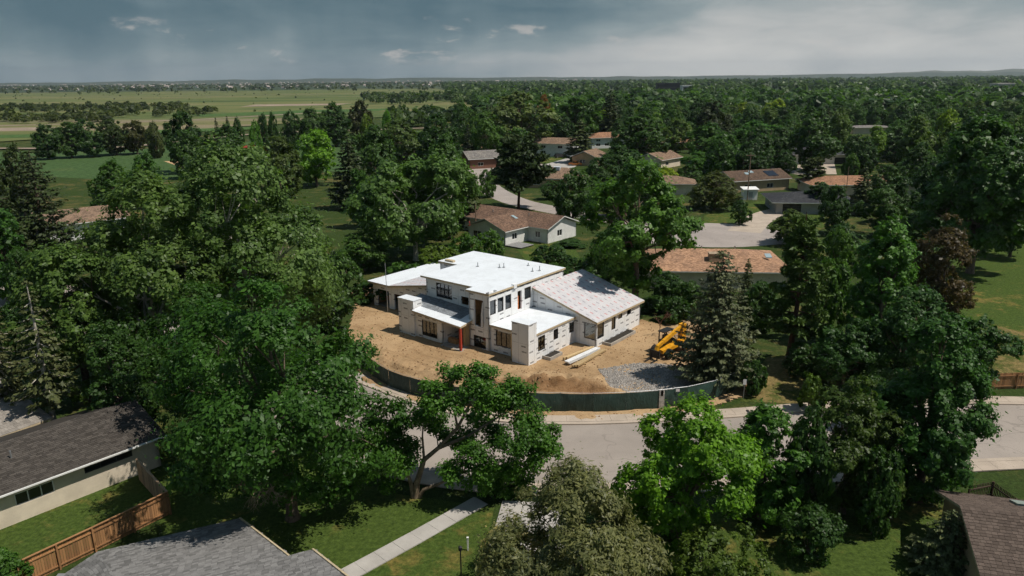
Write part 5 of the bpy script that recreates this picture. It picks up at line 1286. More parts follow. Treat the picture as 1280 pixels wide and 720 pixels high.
# --- near houses
def near_house_left():
    """cream house with a shaded shingle roof at the lower left"""
    e0, e1 = G(0, 618, 2.6), G(196, 546, 2.6)       # wall top under the eave
    d = (e1 - e0).normalized(); rz = math.atan2(d.y, d.x); Lw = 24.0; loc = e1 - d * Lw; loc.z = 0
    t = thing('house', 'cream-walled house with a long brown shingle roof in tree shade at the lower left', 'house', loc, rz); wh, Wd = 2.6, 9.0; pitch = .33; ov = .55
    wn = [(Lw - 5.5, Lw - 2.0, 1.75, 2.25), (Lw - 10.1, Lw - 7.6, 1.25, 2.2), (Lw - 17, Lw - 14.9, 1.1, 2.2)]
    w_, p0, dd, n = wall(t, (0, 0), (Lw, 0), 0, wh, wn, .2, [CREAM, OSB])
    for o in wn: window(t, p0, dd, n, o, 3, bar=.07, frame=FRAMEDK if o[2] > 1.5 else WHITEPAINT, pane=PANE)
    wall(t, (Lw, 0), (Lw, Wd), 0, wh, (), .2, [CREAM, OSB]); wall(t, (Lw, Wd), (0, Wd), 0, wh, (), .2, [CREAM, OSB])
    g = MB(); gz = wh + pitch * Wd / 2; g.add([(Lw, 0, wh), (Lw, Wd, wh), (Lw, Wd / 2, gz), (Lw - .2, 0, wh), (Lw - .2, Wd, wh), (Lw - .2, Wd / 2, gz)], [(0, 1, 2), (5, 4, 3), (0, 2, 5, 3), (1, 4, 5, 2)]); g.build('gable_wall', CREAM, t)
    ze, zr = wh + .16 - ov * pitch + .16, wh + .32 + pitch * Wd / 2; mb = MB(); x0, x1 = -.5, Lw + ov
    A, B, C_, D_ = (x0, -ov, ze), (x1, -ov, ze), (x1, Wd / 2, zr), (x0, Wd / 2, zr)
    mb.slab([A, B, C_, D_], .14, 1, 0); mb.slab([(x1, Wd + ov, ze), (x0, Wd + ov, ze), (x0, Wd / 2 + .004, zr), (x1, Wd / 2 + .004, zr)], .14, 1, 0)
    sm = shingle_mat('brown_shingle_near', (.072, .063, .055), .35); rf = mb.build('roof', [sm, WHITEPAINT], t)
    shingle_rows(rf, A, B, C_, D_, 28, 58, sm, .02, seed=8)
    MB().tube([(Lw - 9.2, 2.6, wh + .5), (Lw - 9.2, 2.6, wh + 1.75)], .06, 8).build('vent_pipe', GALV, rf)
    MB().beam((x0, -ov - .06, ze - .05), (x1, -ov - .06, ze - .05), .11, .11).build('gutter', WHITEPAINT, rf)
    MB().box(Lw - 13.9, Lw - 13.3, -.25, -.01, 1.0, 1.5).build('meter_box', GALV, t); MB().box(Lw - 13.0, Lw - 12.6, -.2, -.01, .9, 1.35).build('meter_box', GALV, t); MB().box(Lw - 13.8, Lw - 13.1, -.06, -.005, .22, .45).build('crawl_vent', WHITEPAINT, t)
    # second roof plane behind, lower left corner of the picture
    return t, loc, rz, Lw
nl = near_house_left()
def grey_roof(label, pts, base_z, m, rows, cols, name='house', seed=1, wallmat=None):
    """roof seen from above with its walls below; pts: list of slopes (A,B,C,D) in world points"""
    loc = Vector(pts[0][0]); loc.z = 0; t = thing(name, label, 'house', loc); mb = MB()
    for s in pts:
        mb.slab([Vector(p) - loc for p in s], .16, 1, 0)
    rf = mb.build('roof', [m, FASCIA], t)
    for i, (s, (rw, cl)) in enumerate(zip(pts, zip(rows, cols))):
        if len(s) == 4 and rw: shingle_rows(rf, *[Vector(p) - loc for p in s], rw, cl, m, .02, seed=seed + i)
    return t, rf, loc
def G3(px, py, z): return G(px, py, z)
# grey hip roof at the bottom left
GREYN = shingle_mat('grey_shingle_near', (.185, .178, .172), .34)
def grey_house():
    """roof plane rising towards the camera from its far eave, with a hip at the left"""
    ze = 2.9; A, E0 = G3(122, 690, ze), G3(300, 648, ze); e = (E0 - A).normalized(); n = Vector((e.y, -e.x, 0)); n = n if n.y < 0 else -n; pit = .30
    nv = Vector((-n.x * pit, -n.y * pit, 1))
    def on(px, py):
        d = _ray(px, py); o = Vector((0, 0, CAM_H)); return o + d * ((A - o).dot(nv) / d.dot(nv))
    P1, P2, P3 = on(361, 695), on(391, 687), on(436, 722)
    R0, R1 = on(185, 775), on(480, 775); top = 14.0
    Q = lambda p, k: p + n * k + Vector((0, 0, pit * k))
    main = [A, E0, P1, P2, P3, R1, R0]
    lo = G3(56, 734, ze); L2 = A + (lo - A).normalized() * 9
    left = [A, R0, R0 + (lo - A).normalized() * 3, L2]
    def ccw(s): return s if sum((s[i - 1].x * s[i].y - s[i].x * s[i - 1].y) for i in range(len(s))) > 0 else s[::-1]
    main, left = ccw(main), ccw(left); loc = A.copy(); loc.z = 0
    t = thing('house', 'grey shingled roof at the bottom left edge of the picture', 'house', loc); mb = MB()
    for s in (main, left): mb.slab([p - loc for p in s], .16, 1, 0)
    rf = mb.build('roof', [GREYN, FASCIA], t)
    big_ = [A - e * 1 - loc, A + e * 18 - loc, Q(A + e * 18, top) - loc, Q(A - e * 1, top) - loc]
    shingle_rows(rf, *big_, 62, 56, GREYN, .02, seed=20, clip=[p - loc for p in main])
    d2 = (L2 - A).normalized(); shingle_rows(rf, L2 - loc, A - loc, R0 - loc, R0 + (lo - A).normalized() * 3 - loc, 26, 34, GREYN, .02, seed=22)
    wl = [p - loc for p in (A + e * .6 + n * .6, E0 - e * .6 + n * .5, P1 - e * .8, R1, R0, L2 + n * .5 + e * .5)]; wl = ccw(wl)
    MB().prism([(p.x, p.y) for p in wl], 0, ze - .2).build('wall', CREAM, t)
    q = Q(A - d2 * -2.2, .9) - loc; MB().box(q.x - .22, q.x + .22, q.y - .18, q.y + .18, q.z - .1, q.z + .28).build('roof_vent', mat('roof_vent', (.2, .2, .2), .6), rf)
    for a_, b_ in ((E0, P1), (P2, P3)): MB().beam(a_ - loc + Vector((0, 0, .02)), b_ - loc + Vector((0, 0, .02)), .10, .10).build('drip_edge', FASCIA, rf)
    return t
grey_house()
def brown_roof():
    ze, zr = 3.0, 4.7; BRN = shingle_mat('brown_shingle_right', (.105, .080, .066), .3)
    c0, c1 = G3(1168, 612, ze), G3(1232, 735, ze); d = (c1 - c0); d.z = 0; d.normalize(); n = Vector((-d.y, d.x, 0)); n = n if n.x > 0 else -n
    o = c0.copy(); o.z = 0; P_ = lambda u, v, z: Vector((o.x + d.x * u + n.x * v, o.y + d.y * u + n.y * v, z)); Wd, L = 9.5, 14
    f0, f1, n0, n1 = P_(0, 0, ze), P_(0, L, ze), P_(Wd, 0, ze), P_(Wd, L, ze); ra, rb = P_(Wd / 2, 0, zr), P_(Wd / 2, L, zr)
    t, rf, loc = grey_roof('brown shingled roof with a skylight at the bottom right corner', [(f1, f0, ra, rb), (n0, n1, rb, ra)], 0, BRN, (22, 22), (44, 44), seed=40)
    for y, m_ in ((.5, TANW),):
        wl = [P_(.6, .5, 0) - loc, P_(Wd - .6, .5, 0) - loc, P_(Wd - .6, L - .5, 0) - loc, P_(.6, L - .5, 0) - loc]; MB().prism([(p.x, p.y) for p in wl], 0, ze - .15).build('wall', TANW, t)
        g = MB(); a, b, c = P_(.6, .45, ze - .1) - loc, P_(Wd - .6, .45, ze - .1) - loc, P_(Wd / 2, .45, zr - .25) - loc; q = n * .2
        g.add([a, b, c, a + q, b + q, c + q], [(0, 1, 2), (5, 4, 3), (0, 3, 4, 1)]); g.build('gable_wall', TANW, t)
    k = .22; zz = lambda u: ze + (zr - ze) * u / (Wd / 2)
    sk = [P_(1.1, 4.0, zz(1.1) + .16), P_(1.1, 5.0, zz(1.1) + .16), P_(2.3, 5.0, zz(2.3) + .16), P_(2.3, 4.0, zz(2.3) + .16)]
    MB().slab([p - loc for p in sk], .14).build('skylight', mat('skylight_green', (.16, .26, .24), .12, .6), rf)
    return t
brown_roof()
def low_roof():
    """grey roof at the left edge, behind the cream house"""
    ze, zr = 2.7, 3.9; m = shingle_mat('weathered_shingle', (.27, .24, .21), .25)
    A, B, C_, D_ = G3(-40, 560, ze), G3(66, 522, ze), G3(0, 472, zr), G3(-90, 500, zr)
    t, rf, loc = grey_roof('low weathered grey roof at the left edge beside the pale trunk', [(A, B, C_, D_)], 0, m, (18,), (26,), seed=60)
    w_ = [A.lerp(C_, .08) - loc, B.lerp(D_, .08) - loc, C_.lerp(A, .08) - loc, D_.lerp(B, .08) - loc]; MB().prism([(p.x, p.y) for p in w_], 0, 2.45).build('wall', TANW, t)
low_roof()
# --- wooden fences, board by board
CEDAR = wood_mat('cedar_board', (.36, .18, .075), .35); CEDARG = wood_mat('weathered_board', (.30, .20, .12), .3); DKRAIL = wood_mat('dark_picket', (.06, .035, .022), .3)
def board_fence(label, pts, h, m, bw=.14, gap=.012, name='wooden_fence', rails=True, cap=False, postw=.1, side=1):
    o = Vector(pts[0]); o.z = 0; t = thing(name, label, 'fence', o)
    bm = MB().box(-bw / 2, bw / 2, -.011, .011, .03, h).mesh('board', m); pm = MB().box(-postw / 2, postw / 2, -postw / 2, postw / 2, 0, h + .03).mesh('post', m)
    rr = random.Random(3)
    for a, b in zip(pts[:-1], pts[1:]):
        a, b = Vector((a[0], a[1], 0)) - o, Vector((b[0], b[1], 0)) - o; L = (b - a).length; d = (b - a) / L; rz = math.atan2(d.y, d.x); n = Vector((-d.y, d.x, 0)) * side; k = int(L / (bw + gap))
        for i in range(k):
            p = a + d * ((i + .5) * L / k) + n * .045; q = link('board', bm, t); q.location = p; q.rotation_euler = (rr.uniform(-.01, .01), 0, rz); q.scale = (1, 1, rr.uniform(.985, 1.01))
        j = max(1, round(L / 2.4))
        for i in range(j + 1): q = link('post', pm, t); q.location = a + d * (L * i / j) - n * .05; q.rotation_euler = (0, 0, rz)
        if rails:
            for z in (.3, h - .3): MB().beam(a + Vector((0, 0, z)), b + Vector((0, 0, z)), .06, .09).build('rail', m, t)
        if cap: MB().beam(a + Vector((0, 0, h + .05)), b + Vector((0, 0, h + .05)), .16, .035).build('cap_rail', m, t)
    return t
board_fence('orange-brown cedar fence between the fenced lawn and the grey roof', [G3(28, 735, 0), G3(120, 690, 0), G3(213, 643, 0)], 1.8, CEDAR, cap=True, side=1)
board_fence('weathered fence running from the cream house to the cedar fence corner', [G3(213, 643, 0), G3(175, 600, 0)], 1.8, CEDARG, cap=True, side=1)
board_fence('weathered wooden fence left of the garage of the white house', [G3(436, 379, 0), G3(468, 366, 0), G3(490, 352, 0)], 1.8, CEDARG)
board_fence('orange wooden fence at the right edge beyond the street', [G3(1238, 487, 0), G3(1300, 485, 0)], 1.7, CEDAR)
board_fence('dark picket fence along the top of the brown roof at the right', [G3(1208, 628, 0), G3(1238, 622, 0), G3(1300, 668, 0)], 1.3, DKRAIL, bw=.07, gap=.07)
# --- small things on the near lawn
lp = G(577, 733); t = thing('lamp_post', 'thin black lamp post on the lawn at the bottom edge', 'lamp', lp); MB().tube([(0, 0, 0), (0, 0, 2.6)], .045, 8).build('pole', BLK, t); MB().tube([(0, 0, 2.55), (0, 0, 2.6), (0, 0, 2.8), (0, 0, 2.9)], [.05, .13, .13, .02], 8).build('lamp_head', BLK, t)
lp = G(585, 688); t = thing('marker_post', 'short white post on the lawn beside the black lamp post', 'post', lp); MB().box(-.05, .05, -.05, .05, 0, .95).build('post', WHITEPAINT, t); MB().box(-.07, .07, -.07, .07, .955, 1.0).build('cap', WHITEPAINT, t)
dp = G(955, 516); t = thing('storm_drain', 'dark storm drain grate in the kerb below the dry lawn', 'drain', dp + Vector((0, 0, .14))); mb = MB()
for k in range(8): MB().box(-1.6 + k * .4, -1.35 + k * .4, -.3, .3, 0, .03).build('bar', BLK, t)
MB().box(-1.7, 1.7, -.36, -.31, 0, .04).build('frame', GALV, t)

# ================================================================== middle-distance trees (shared meshes, every tree its own object)
PROTO = {}
def proto(kind, i):
    k = (kind, i)
    if k not in PROTO:
        s = hash_((kind, i))
        PROTO[k] = {'round': lambda: broadleaf(s, 14, 12.5, base=.12, K=80, N=16500, leaf=.31, rc=.105, lobes=.28, gaps=.12),
                    'tall': lambda: broadleaf(s, 17, 12, base=.12, K=90, N=18000, leaf=.32, rc=.105, prof=prof_upright, lobes=.25, gaps=.12),
                    'small': lambda: broadleaf(s, 7.5, 7.5, base=.04, K=60, N=9000, leaf=.24, rc=.13, lobes=.2),
                    'fir': lambda: conifer(s, 15, 7.5, levels=28, per=10, sprays=26, spray=.6, droop=.22, taper=.85),
                    'pine': lambda: pine(s, 15, 9.5, base=.2, limbs=34, tufts=7, needles=30, leaf=.5),
                    'bush': lambda: shrub(s, 2.6, 3.6, K=16, N=2200, leaf=.20)}[kind]()
    return PROTO[k]
DIM = dict(round=(14, 12.5), tall=(17, 12), small=(7.5, 7.5), fir=(15, 7.5), pine=(15, 9.5), bush=(2.6, 3.6))
def hash_(k): return {'round': 100, 'tall': 200, 'small': 300, 'fir': 400, 'pine': 500, 'bush': 600}[k[0]] + k[1] * 7
NV = dict(round=4, tall=3, small=2, fir=2, pine=2, bush=2)
KNAME = dict(round='broadleaf_tree', tall='tall_broadleaf_tree', small='small_tree', fir='conifer_tree', pine='pine_tree', bush='bush')
R6 = random.Random(77)
PLACED = []
def mid_tree(px, D, top, wpx, kind, label, col, name=None, group=None, cat=None):
    loc = at_dist(px, D); h = height_to(loc, top); w = wpx * px_size((loc.x, loc.y, h * .6)); H0, W0 = DIM[kind]
    PLACED.append((loc.x, loc.y, w / 2)); c = GREEN[col] if isinstance(col, str) else col
    return put_tree(proto(kind, R6.randrange(NV[kind])), name or KNAME[kind], label, cat or ('bush' if kind == 'bush' else 'tree'), loc, c, R6.uniform(0, 6.28), (w / W0, w / W0, h / H0), group)
# singled-out trees of the middle distance: column, distance, top row, width, kind
MID = [
 (396, 215, 163, 62, 'round', 'vivid light green tree beyond the tallest cottonwood', (.070, .165, .020)),
 (352, 190, 172, 70, 'round', 'dark olive tree between the tallest cottonwood and the vivid light green tree', (.040, .068, .026)),
 (440, 175, 168, 60, 'fir', 'dark slim conifer behind the vivid light green tree', 'darkfir'),
 (470, 205, 158, 62, 'round', 'round tree behind the crown of the huge cottonwood, left of its top', 'deep'),
 (560, 165, 168, 66, 'tall', 'leafy tree at the right shoulder of the huge cottonwood behind the garage', (.034, .080, .030)),
 (585, 150, 205, 44, 'fir', 'grey-green spruce by the back street, left of the big dark pine', 'spruce'),
 (548, 240, 142, 60, 'tall', 'dark tall tree above the huge cottonwood behind the garage', 'dark'),
 (506, 260, 148, 70, 'round', 'olive tree bordering the sports field', (.045, .080, .034)),
 (650, 300, 114, 92, 'tall', 'tall grey-green cottonwood above the back street houses', 'grey'),
 (610, 270, 140, 50, 'round', 'green tree left of the tall grey-green cottonwood', 'mid'),
 (724, 268, 148, 46, 'fir', 'pointed spruce between the two-storey cream house and the white porch house', 'spruce'),
 (718, 330, 122, 62, 'round', 'dark green round tree above the pointed spruce', 'ash'),
 (762, 345, 112, 40, 'fir', 'very dark tall fir above the white porch house', 'darkfir'),
 (800, 262, 142, 74, 'round', 'dark tree right of the white porch house', 'deep'),
 (772, 222, 182, 54, 'round', 'dark tree behind the open-crowned cottonwood', 'dark'),
 (842, 208, 222, 46, 'round', 'purplish-red plum tree left of the round willow by the cul-de-sac', (.040, .024, .022)),
 (893, 168, 216, 62, 'round', 'round grey-green tree beside the cul-de-sac', (.046, .066, .030)),
 (872, 232, 190, 48, 'round', 'bright green tree behind the round tree beside the cul-de-sac', (.042, .110, .030)),
 (830, 206, 208, 30, 'small', 'lime green bush tree before the half-hidden tan gable house', 'lime'),
 (880, 265, 158, 58, 'round', 'dark green tree right of the plain brown roof', 'ash'),
 (950, 268, 152, 66, 'round', 'broad bright green tree behind the house with solar panels', (.036, .100, .030)),
 (1012, 238, 140, 66, 'tall', 'dark tall tree in front of the dark roofed house with white garage', 'deep'),
 (1014, 196, 196, 44, 'pine', 'grey-green pine left of the two driveways', 'spruce'),
 (1075, 160, 208, 40, 'fir', 'dark pointed conifer in front of the long tan-roofed house', 'spruce'),
 (1040, 140, 232, 46, 'round', 'dark see-through tree in front of the charcoal hip roof', 'dark'),
 (1120, 150, 222, 50, 'round', 'dark tree before the right end of the long tan-roofed house', 'dark'),
 (1062, 215, 192, 22, 'small', 'clipped round green tree right of the two driveways', 'mid'),
 (1090, 255, 158, 34, 'round', 'yellow-green tree above the long tan-roofed house', (.07, .14, .02)),
 (1120, 262, 158, 52, 'round', 'dark round tree above the right end of the long tan-roofed house', 'deep'),
 (1150, 210, 190, 60, 'round', 'dark green tree left of the huge dark cottonwood', 'ash'),
 (966, 420, 124, 30, 'round', 'far lime-yellow tree standing out of the dark wood', 'lime'),
 (928, 400, 128, 26, 'round', 'far yellowish tree left of the lime-yellow tree in the wood', (.10, .15, .02)),
 (890, 320, 126, 46, 'round', 'very dark dense tree in the wood above the plain brown roof', 'darkfir'),
 (680, 420, 118, 20, 'tall', 'rusty orange-leaved tree far behind the grey-green cottonwood', (.12, .06, .02)),
 (146, 172, 202, 54, 'round', 'dark round tree on the near side of the sports field', 'ash'),
 (184, 180, 192, 44, 'round', 'tree joining the dark round tree at the sports field edge', (.030, .082, .024)),
 (236, 250, 140, 56, 'round', 'tallest dark tree in the park, left of the lone round-topped tree', 'dark'),
 (238, 235, 163, 42, 'round', 'lone round-topped tree with a thin trunk by the sand infield', 'deep'),
 (284, 238, 156, 52, 'round', 'dark tree right of the lone round-topped tree in the park', 'dark'),
 (275, 300, 146, 13, 'fir', 'small dark conifer left of the red shed in the park', 'darkfir'), (289, 300, 144, 13, 'fir', 'second small dark conifer, next to the red shed in the park', 'darkfir'), (301, 305, 146, 16, 'small', 'small round tree just left of the red shed', 'dark'),
 (333, 300, 142, 16, 'small', 'small dark tree just right of the red shed', 'dark'), (345, 295, 140, 16, 'small', 'narrow dark tree second to the right of the red shed', 'dark'), (324, 265, 150, 18, 'small', 'small bright green tree in front of the red shed', (.05, .13, .03)),
 (366, 330, 138, 26, 'small', 'dark rounded tree at the far edge of the sports field', 'dark'), (392, 335, 136, 40, 'round', 'dark round tree at the middle of the far edge of the sports field', 'deep'), (420, 345, 128, 46, 'tall', 'tallest dark tree at the far edge of the sports field', 'dark'), (452, 360, 126, 34, 'round', 'dark brownish tree at the far edge of the sports field', (.03, .04, .02)),
 (486, 330, 136, 12, 'small', 'tiny bright green tree on the sports field edge', (.06, .16, .03)), (460, 335, 142, 20, 'small', 'tiny olive tree on the sports field edge', (.07, .12, .02)),
 (62, 300, 155, 40, 'round', 'leftmost tree of the dark row along the park track', 'dark'), (90, 305, 153, 44, 'round', 'second tree from the left in the dark row along the park track', 'deep'), (118, 310, 150, 44, 'round', 'third tree in the dark row along the park track', 'dark'), (146, 315, 149, 46, 'round', 'fourth and tallest tree in the dark row along the park track', (.028, .05, .022)), (172, 318, 151, 36, 'round', 'rightmost brownish tree of the dark row along the park track', (.036, .044, .022)), (197, 300, 152, 26, 'small', 'loose pale tree right of the dark row along the park track', (.04, .06, .03)),
 (752, 200, 196, 44, 'round', 'dark tree just right of the low roof with the cooler box', 'dark'), (800, 190, 206, 50, 'round', 'dark green tree above the top right of the open-crowned cottonwood', 'deep'), (740, 170, 222, 44, 'round', 'tree behind the left side of the open-crowned cottonwood', 'ash'), (842, 160, 252, 34, 'small', 'dark low tree left of the round tree beside the cul-de-sac', 'dark'), (986, 132, 262, 60, 'tall', 'tall olive-green tree before the charcoal hip roof', (.040, .070, .022)), (1052, 118, 280, 60, 'round', 'dark tree behind the upright bright green tree', 'dark'), (1150, 128, 262, 70, 'round', 'dark tree behind the brownish rounded tree', 'dark'), (1100, 175, 205, 46, 'round', 'dark tree in front of the chimney of the long tan-roofed house', 'deep'), (980, 225, 188, 34, 'round', 'dark tree between the solar panel house and the dark grey roof', 'dark'), (862, 205, 206, 36, 'round', 'tree left of the house with solar panels', 'deep'), (760, 135, 290, 40, 'small', 'low dark tree beside the trunk of the open-crowned cottonwood', 'dark'), (715, 132, 300, 44, 'bush', 'low hedge right of the brown-roofed house', 'dark'),
 (716, 152, 212, 60, 'round', 'dark tree right of the big dark pine, in front of the cooler-box roof', 'deep'), (690, 186, 226, 30, 'small', 'small dark tree between the big dark pine and the cooler-box roof', 'dark'), (610, 190, 212, 24, 'small', 'small tree at the left of the big dark pine trunk', 'mid'), (770, 160, 228, 60, 'round', 'dark tree close behind the open-crowned cottonwood top', 'deep'), (812, 178, 222, 44, 'round', 'tree left of the purplish plum tree', 'ash'), (925, 150, 250, 26, 'small', 'small tree on the curb of the cul-de-sac beside the white shed', 'dark'), (1020, 165, 228, 40, 'round', 'dark tree behind the charcoal hip roof', 'dark'), (1100, 138, 236, 60, 'round', 'dark green tree between the conifer and the huge dark cottonwood', 'deep'), (1150, 100, 300, 50, 'round', 'dark tree at the left edge of the sunny lawn', 'dark'), (690, 105, 330, 44, 'bush', 'green bush behind the upper roof of the white house', (.03, .07, .02)),
 (32, 170, 183, 50, 'round', 'dull green tree above the two dark firs', (.03, .05, .024)),
]
for px, D, top, w, kind, label, col in MID: mid_tree(px, D, top, w, kind, label, col)
# garden trees and hedges filling in round the plot
NEARFILL = [
 (470, 98, 352, 60, 'bush', 'dark bush behind the garage of the white house, nearest the wooden fence', 'dark'), (505, 104, 330, 50, 'bush', 'bush behind the garage roof of the white house', 'ash'), (545, 108, 306, 60, 'small', 'yellow-green hedge tree behind the flat upper roof', (.05, .09, .02)), (585, 112, 292, 46, 'small', 'leafy bush under the wooden pole by the brown-roofed house', (.036, .09, .024)), (612, 116, 290, 42, 'bush', 'light green bush at the back corner of the flat upper roof', 'mid'),
 (690, 112, 306, 52, 'small', 'dark shrub behind the right end of the flat upper roof', 'dark'), (727, 108, 322, 52, 'small', 'dark leafy tree behind the ridge of the printed roof slope', 'dark'), (755, 104, 312, 60, 'small', 'dark green tree between the printed roof slope and the open-crowned cottonwood', 'deep'),
 (832, 96, 340, 55, 'small', 'dark garden tree right of the open-crowned cottonwood trunk', 'dark'), (862, 90, 352, 50, 'small', 'dark garden tree left of the blue spruce', 'deep'), (818, 92, 372, 40, 'bush', 'dark bush at the far corner of the printed roof wing', 'dark'), (843, 88, 372, 40, 'bush', 'dark bush behind the telehandler', 'dark'),
 (931, 92, 322, 26, 'fir', 'young pointed spruce before the mottled tan roof', 'spruce'), (948, 84, 352, 54, 'small', 'dark tree between the blue spruce and the open pine', 'dark'), (1030, 80, 325, 60, 'small', 'green tree behind the open pine', 'ash'), (1042, 100, 285, 46, 'small', 'small tree left of the upright bright green tree', 'mid'), (940, 66, 452, 36, 'bush', 'dark bush at the right end of the green fence', 'dark'),
 (430, 96, 318, 60, 'small', 'shaded tree between the tallest cottonwood and the garage', 'deep'), (410, 86, 360, 60, 'small', 'dark tree at the left end of the bare earth plot', 'dark'), (455, 115, 290, 70, 'round', 'tree with sun on top left of the huge cottonwood behind the garage', (.040, .09, .03)),
 (290, 112, 250, 90, 'round', 'tree behind the tallest cottonwood, on its left', 'deep'), (160, 98, 290, 60, 'small', 'dark tree below the white gable house at far left', 'dark'), (40, 92, 312, 50, 'small', 'dark tree beside the street lamp', 'dark'), (30, 78, 380, 50, 'small', 'dark tree behind the leftmost spruce', 'dark'), (180, 62, 400, 80, 'small', 'dark tree in the shade of the wide cottonwood', 'dark'), (290, 64, 380, 80, 'small', 'shaded tree between the wide cottonwood and the big locust', (.026, .066, .02)), (430, 72, 430, 50, 'bush', 'dark bush outside the left end of the green fence', 'dark'),
 (1262, 120, 215, 70, 'round', 'dark tree at the right edge beside the huge dark cottonwood', 'dark'), (1195, 66, 420, 50, 'small', 'dark shrubby tree right of the dark green tree mass', 'dark'), (1085, 58, 470, 50, 'small', 'dark tree behind the street, left of the big dense tree', 'dark'), (1010, 62, 470, 36, 'bush', 'green bush on the dry lawn', (.04, .08, .02)), (1004, 45, 508, 76, 'small', 'dark tree between the medium green tree and the crabapple', 'dark'), (1090, 43, 560, 60, 'small', 'dark tree under the big dense tree', 'dark'),
 (1262, 47, 640, 20, 'bush', 'small bush beside the dark picket fence', 'dark'),
]
for px, D, top, w, kind, label, col in NEARFILL: mid_tree(px, D, top, w, kind, label, col)

# --- the wooded suburb: trees to about 450 m one by one, keeping streets, houses and the views to them clear
HOUSES = [(o.matrix_basis.translation.x, o.matrix_basis.translation.y) for o in list(COL.objects) if o.get('category') in ('house', 'shed')]
CLEAR = [((585, 178, 650, 214), 215), ((672, 160, 722, 200), 290), ((680, 200, 735, 230), 230), ((735, 158, 775, 190), 330), ((720, 186, 750, 206), 260), ((826, 164, 866, 186), 290), ((808, 188, 842, 208), 240), ((895, 200, 985, 250), 195), ((975, 184, 1050, 222), 250), ((1030, 212, 1140, 240), 180), ((582, 248, 715, 308), 140), ((840, 278, 975, 345), 150), ((596, 210, 632, 260), 200), ((690, 190, 735, 215), 260), ((60, 250, 140, 300), 130), ((1070, 152, 1105, 166), 400), ((0, 100, 560, 200), 900)]
LINES = street[::3] + back
def blocked(x, y, r, h):
    if any(math.hypot(x - p.x, y - p.y) < 7 + r * .5 for p in LINES): return True
    if any(math.hypot(x - a, y - b) < 7.5 + r * .6 for a, b in HOUSES): return True
    if (Vector((x, y, 0)) - cds).length < 20: return True
    px, py = PR((x, y, h)); qx, qy = PR((x, y, 0)); w = r / px_size((x, y, 0))
    for (x0, y0, x1, y1), D in CLEAR:
        if y < D and px + w > x0 and px - w < x1 and py < y1 and qy > y0: return True
    return False
SUB = []; SCAT = []; ROOTS = []
LAB = {'round': 'rounded green tree of the wooded suburb behind the houses', 'tall': 'tall green tree of the wooded suburb behind the houses', 'fir': 'dark pointed conifer of the wooded suburb behind the houses', 'pine': 'dark open pine of the wooded suburb behind the houses'}
GRP = {'round': 'rounded trees of the wooded suburb', 'tall': 'tall trees of the wooded suburb', 'fir': 'conifers of the wooded suburb', 'pine': 'pines of the wooded suburb'}
COLS = [(.030, .078, .024), (.024, .060, .022), (.036, .090, .028), (.028, .066, .026), (.044, .090, .034), (.020, .050, .020), (.055, .10, .035), (.034, .084, .022)]
n = 0
while len(SUB) < 470 and n < 60000:
    n += 1; D = math.sqrt(R6.uniform(130 ** 2, 470 ** 2)); px = R6.uniform(430, 1330)
    if D > 240 and px < 560: continue
    p = at_dist(px, D); kind = R6.choices(('round', 'tall', 'fir', 'pine'), (.50, .26, .14, .10))[0]; H0, W0 = DIM[kind]
    s = R6.uniform(.7, 1.05); h, w = H0 * s * R6.uniform(.85, 1.05), W0 * s
    if any((p.x - a) ** 2 + (p.y - b) ** 2 < (.60 * (w / 2 + r)) ** 2 for a, b, r in PLACED): continue
    if blocked(p.x, p.y, w / 2, h): continue
    PLACED.append((p.x, p.y, w / 2)); SUB.append(1); c = R6.choice(COLS); c = (.022, .036, .020) if kind == 'fir' and R6.random() < .6 else c
    c = (.10, .17, .02) if R6.random() < .02 else c
    SCAT.append((kind, c)); put = put_tree(proto(kind, R6.randrange(NV[kind])), KNAME[kind], LAB[kind] if c[0] < .09 else 'bright yellow-green tree standing out of the wooded suburb behind the houses', 'tree', p, c, R6.uniform(0, 6.28), (w / W0, w / W0, h / H0), GRP[kind] if c[0] < .09 else 'yellow-green trees of the wooded suburb'); ROOTS.append((put, kind))

# trees that stand closest to a house are told apart by it
taken = set()
for o in list(COL.objects):
    if o.get('category') != 'house' or o.location.y < 130: continue
    hx, hy = o.location.x, o.location.y; short = ' '.join(o['label'].split()[:8]); near = sorted(((r_.location.x - hx) ** 2 + (r_.location.y - hy) ** 2, i) for i, (r_, k_) in enumerate(ROOTS) if i not in taken)
    rest = min((x - hx) ** 2 + (y - hy) ** 2 for x, y, _ in PLACED)
    if near and near[0][0] <= rest + .01 and near[0][0] < 900:
        r_, k_ = ROOTS[near[0][1]]; taken.add(near[0][1]); short = short[:-2] if short.endswith(' a') else short
        for w_ in (' the', ' and', ' with', ' a', ' in', ' of'): short = short[:-len(w_)] if short.endswith(w_) else short
        r_['label'] = {'round': 'rounded green', 'tall': 'tall green', 'fir': 'dark pointed', 'pine': 'dark open'}[k_] + ' tree standing closest to the ' + short
        if 'group' in r_: del r_['group']
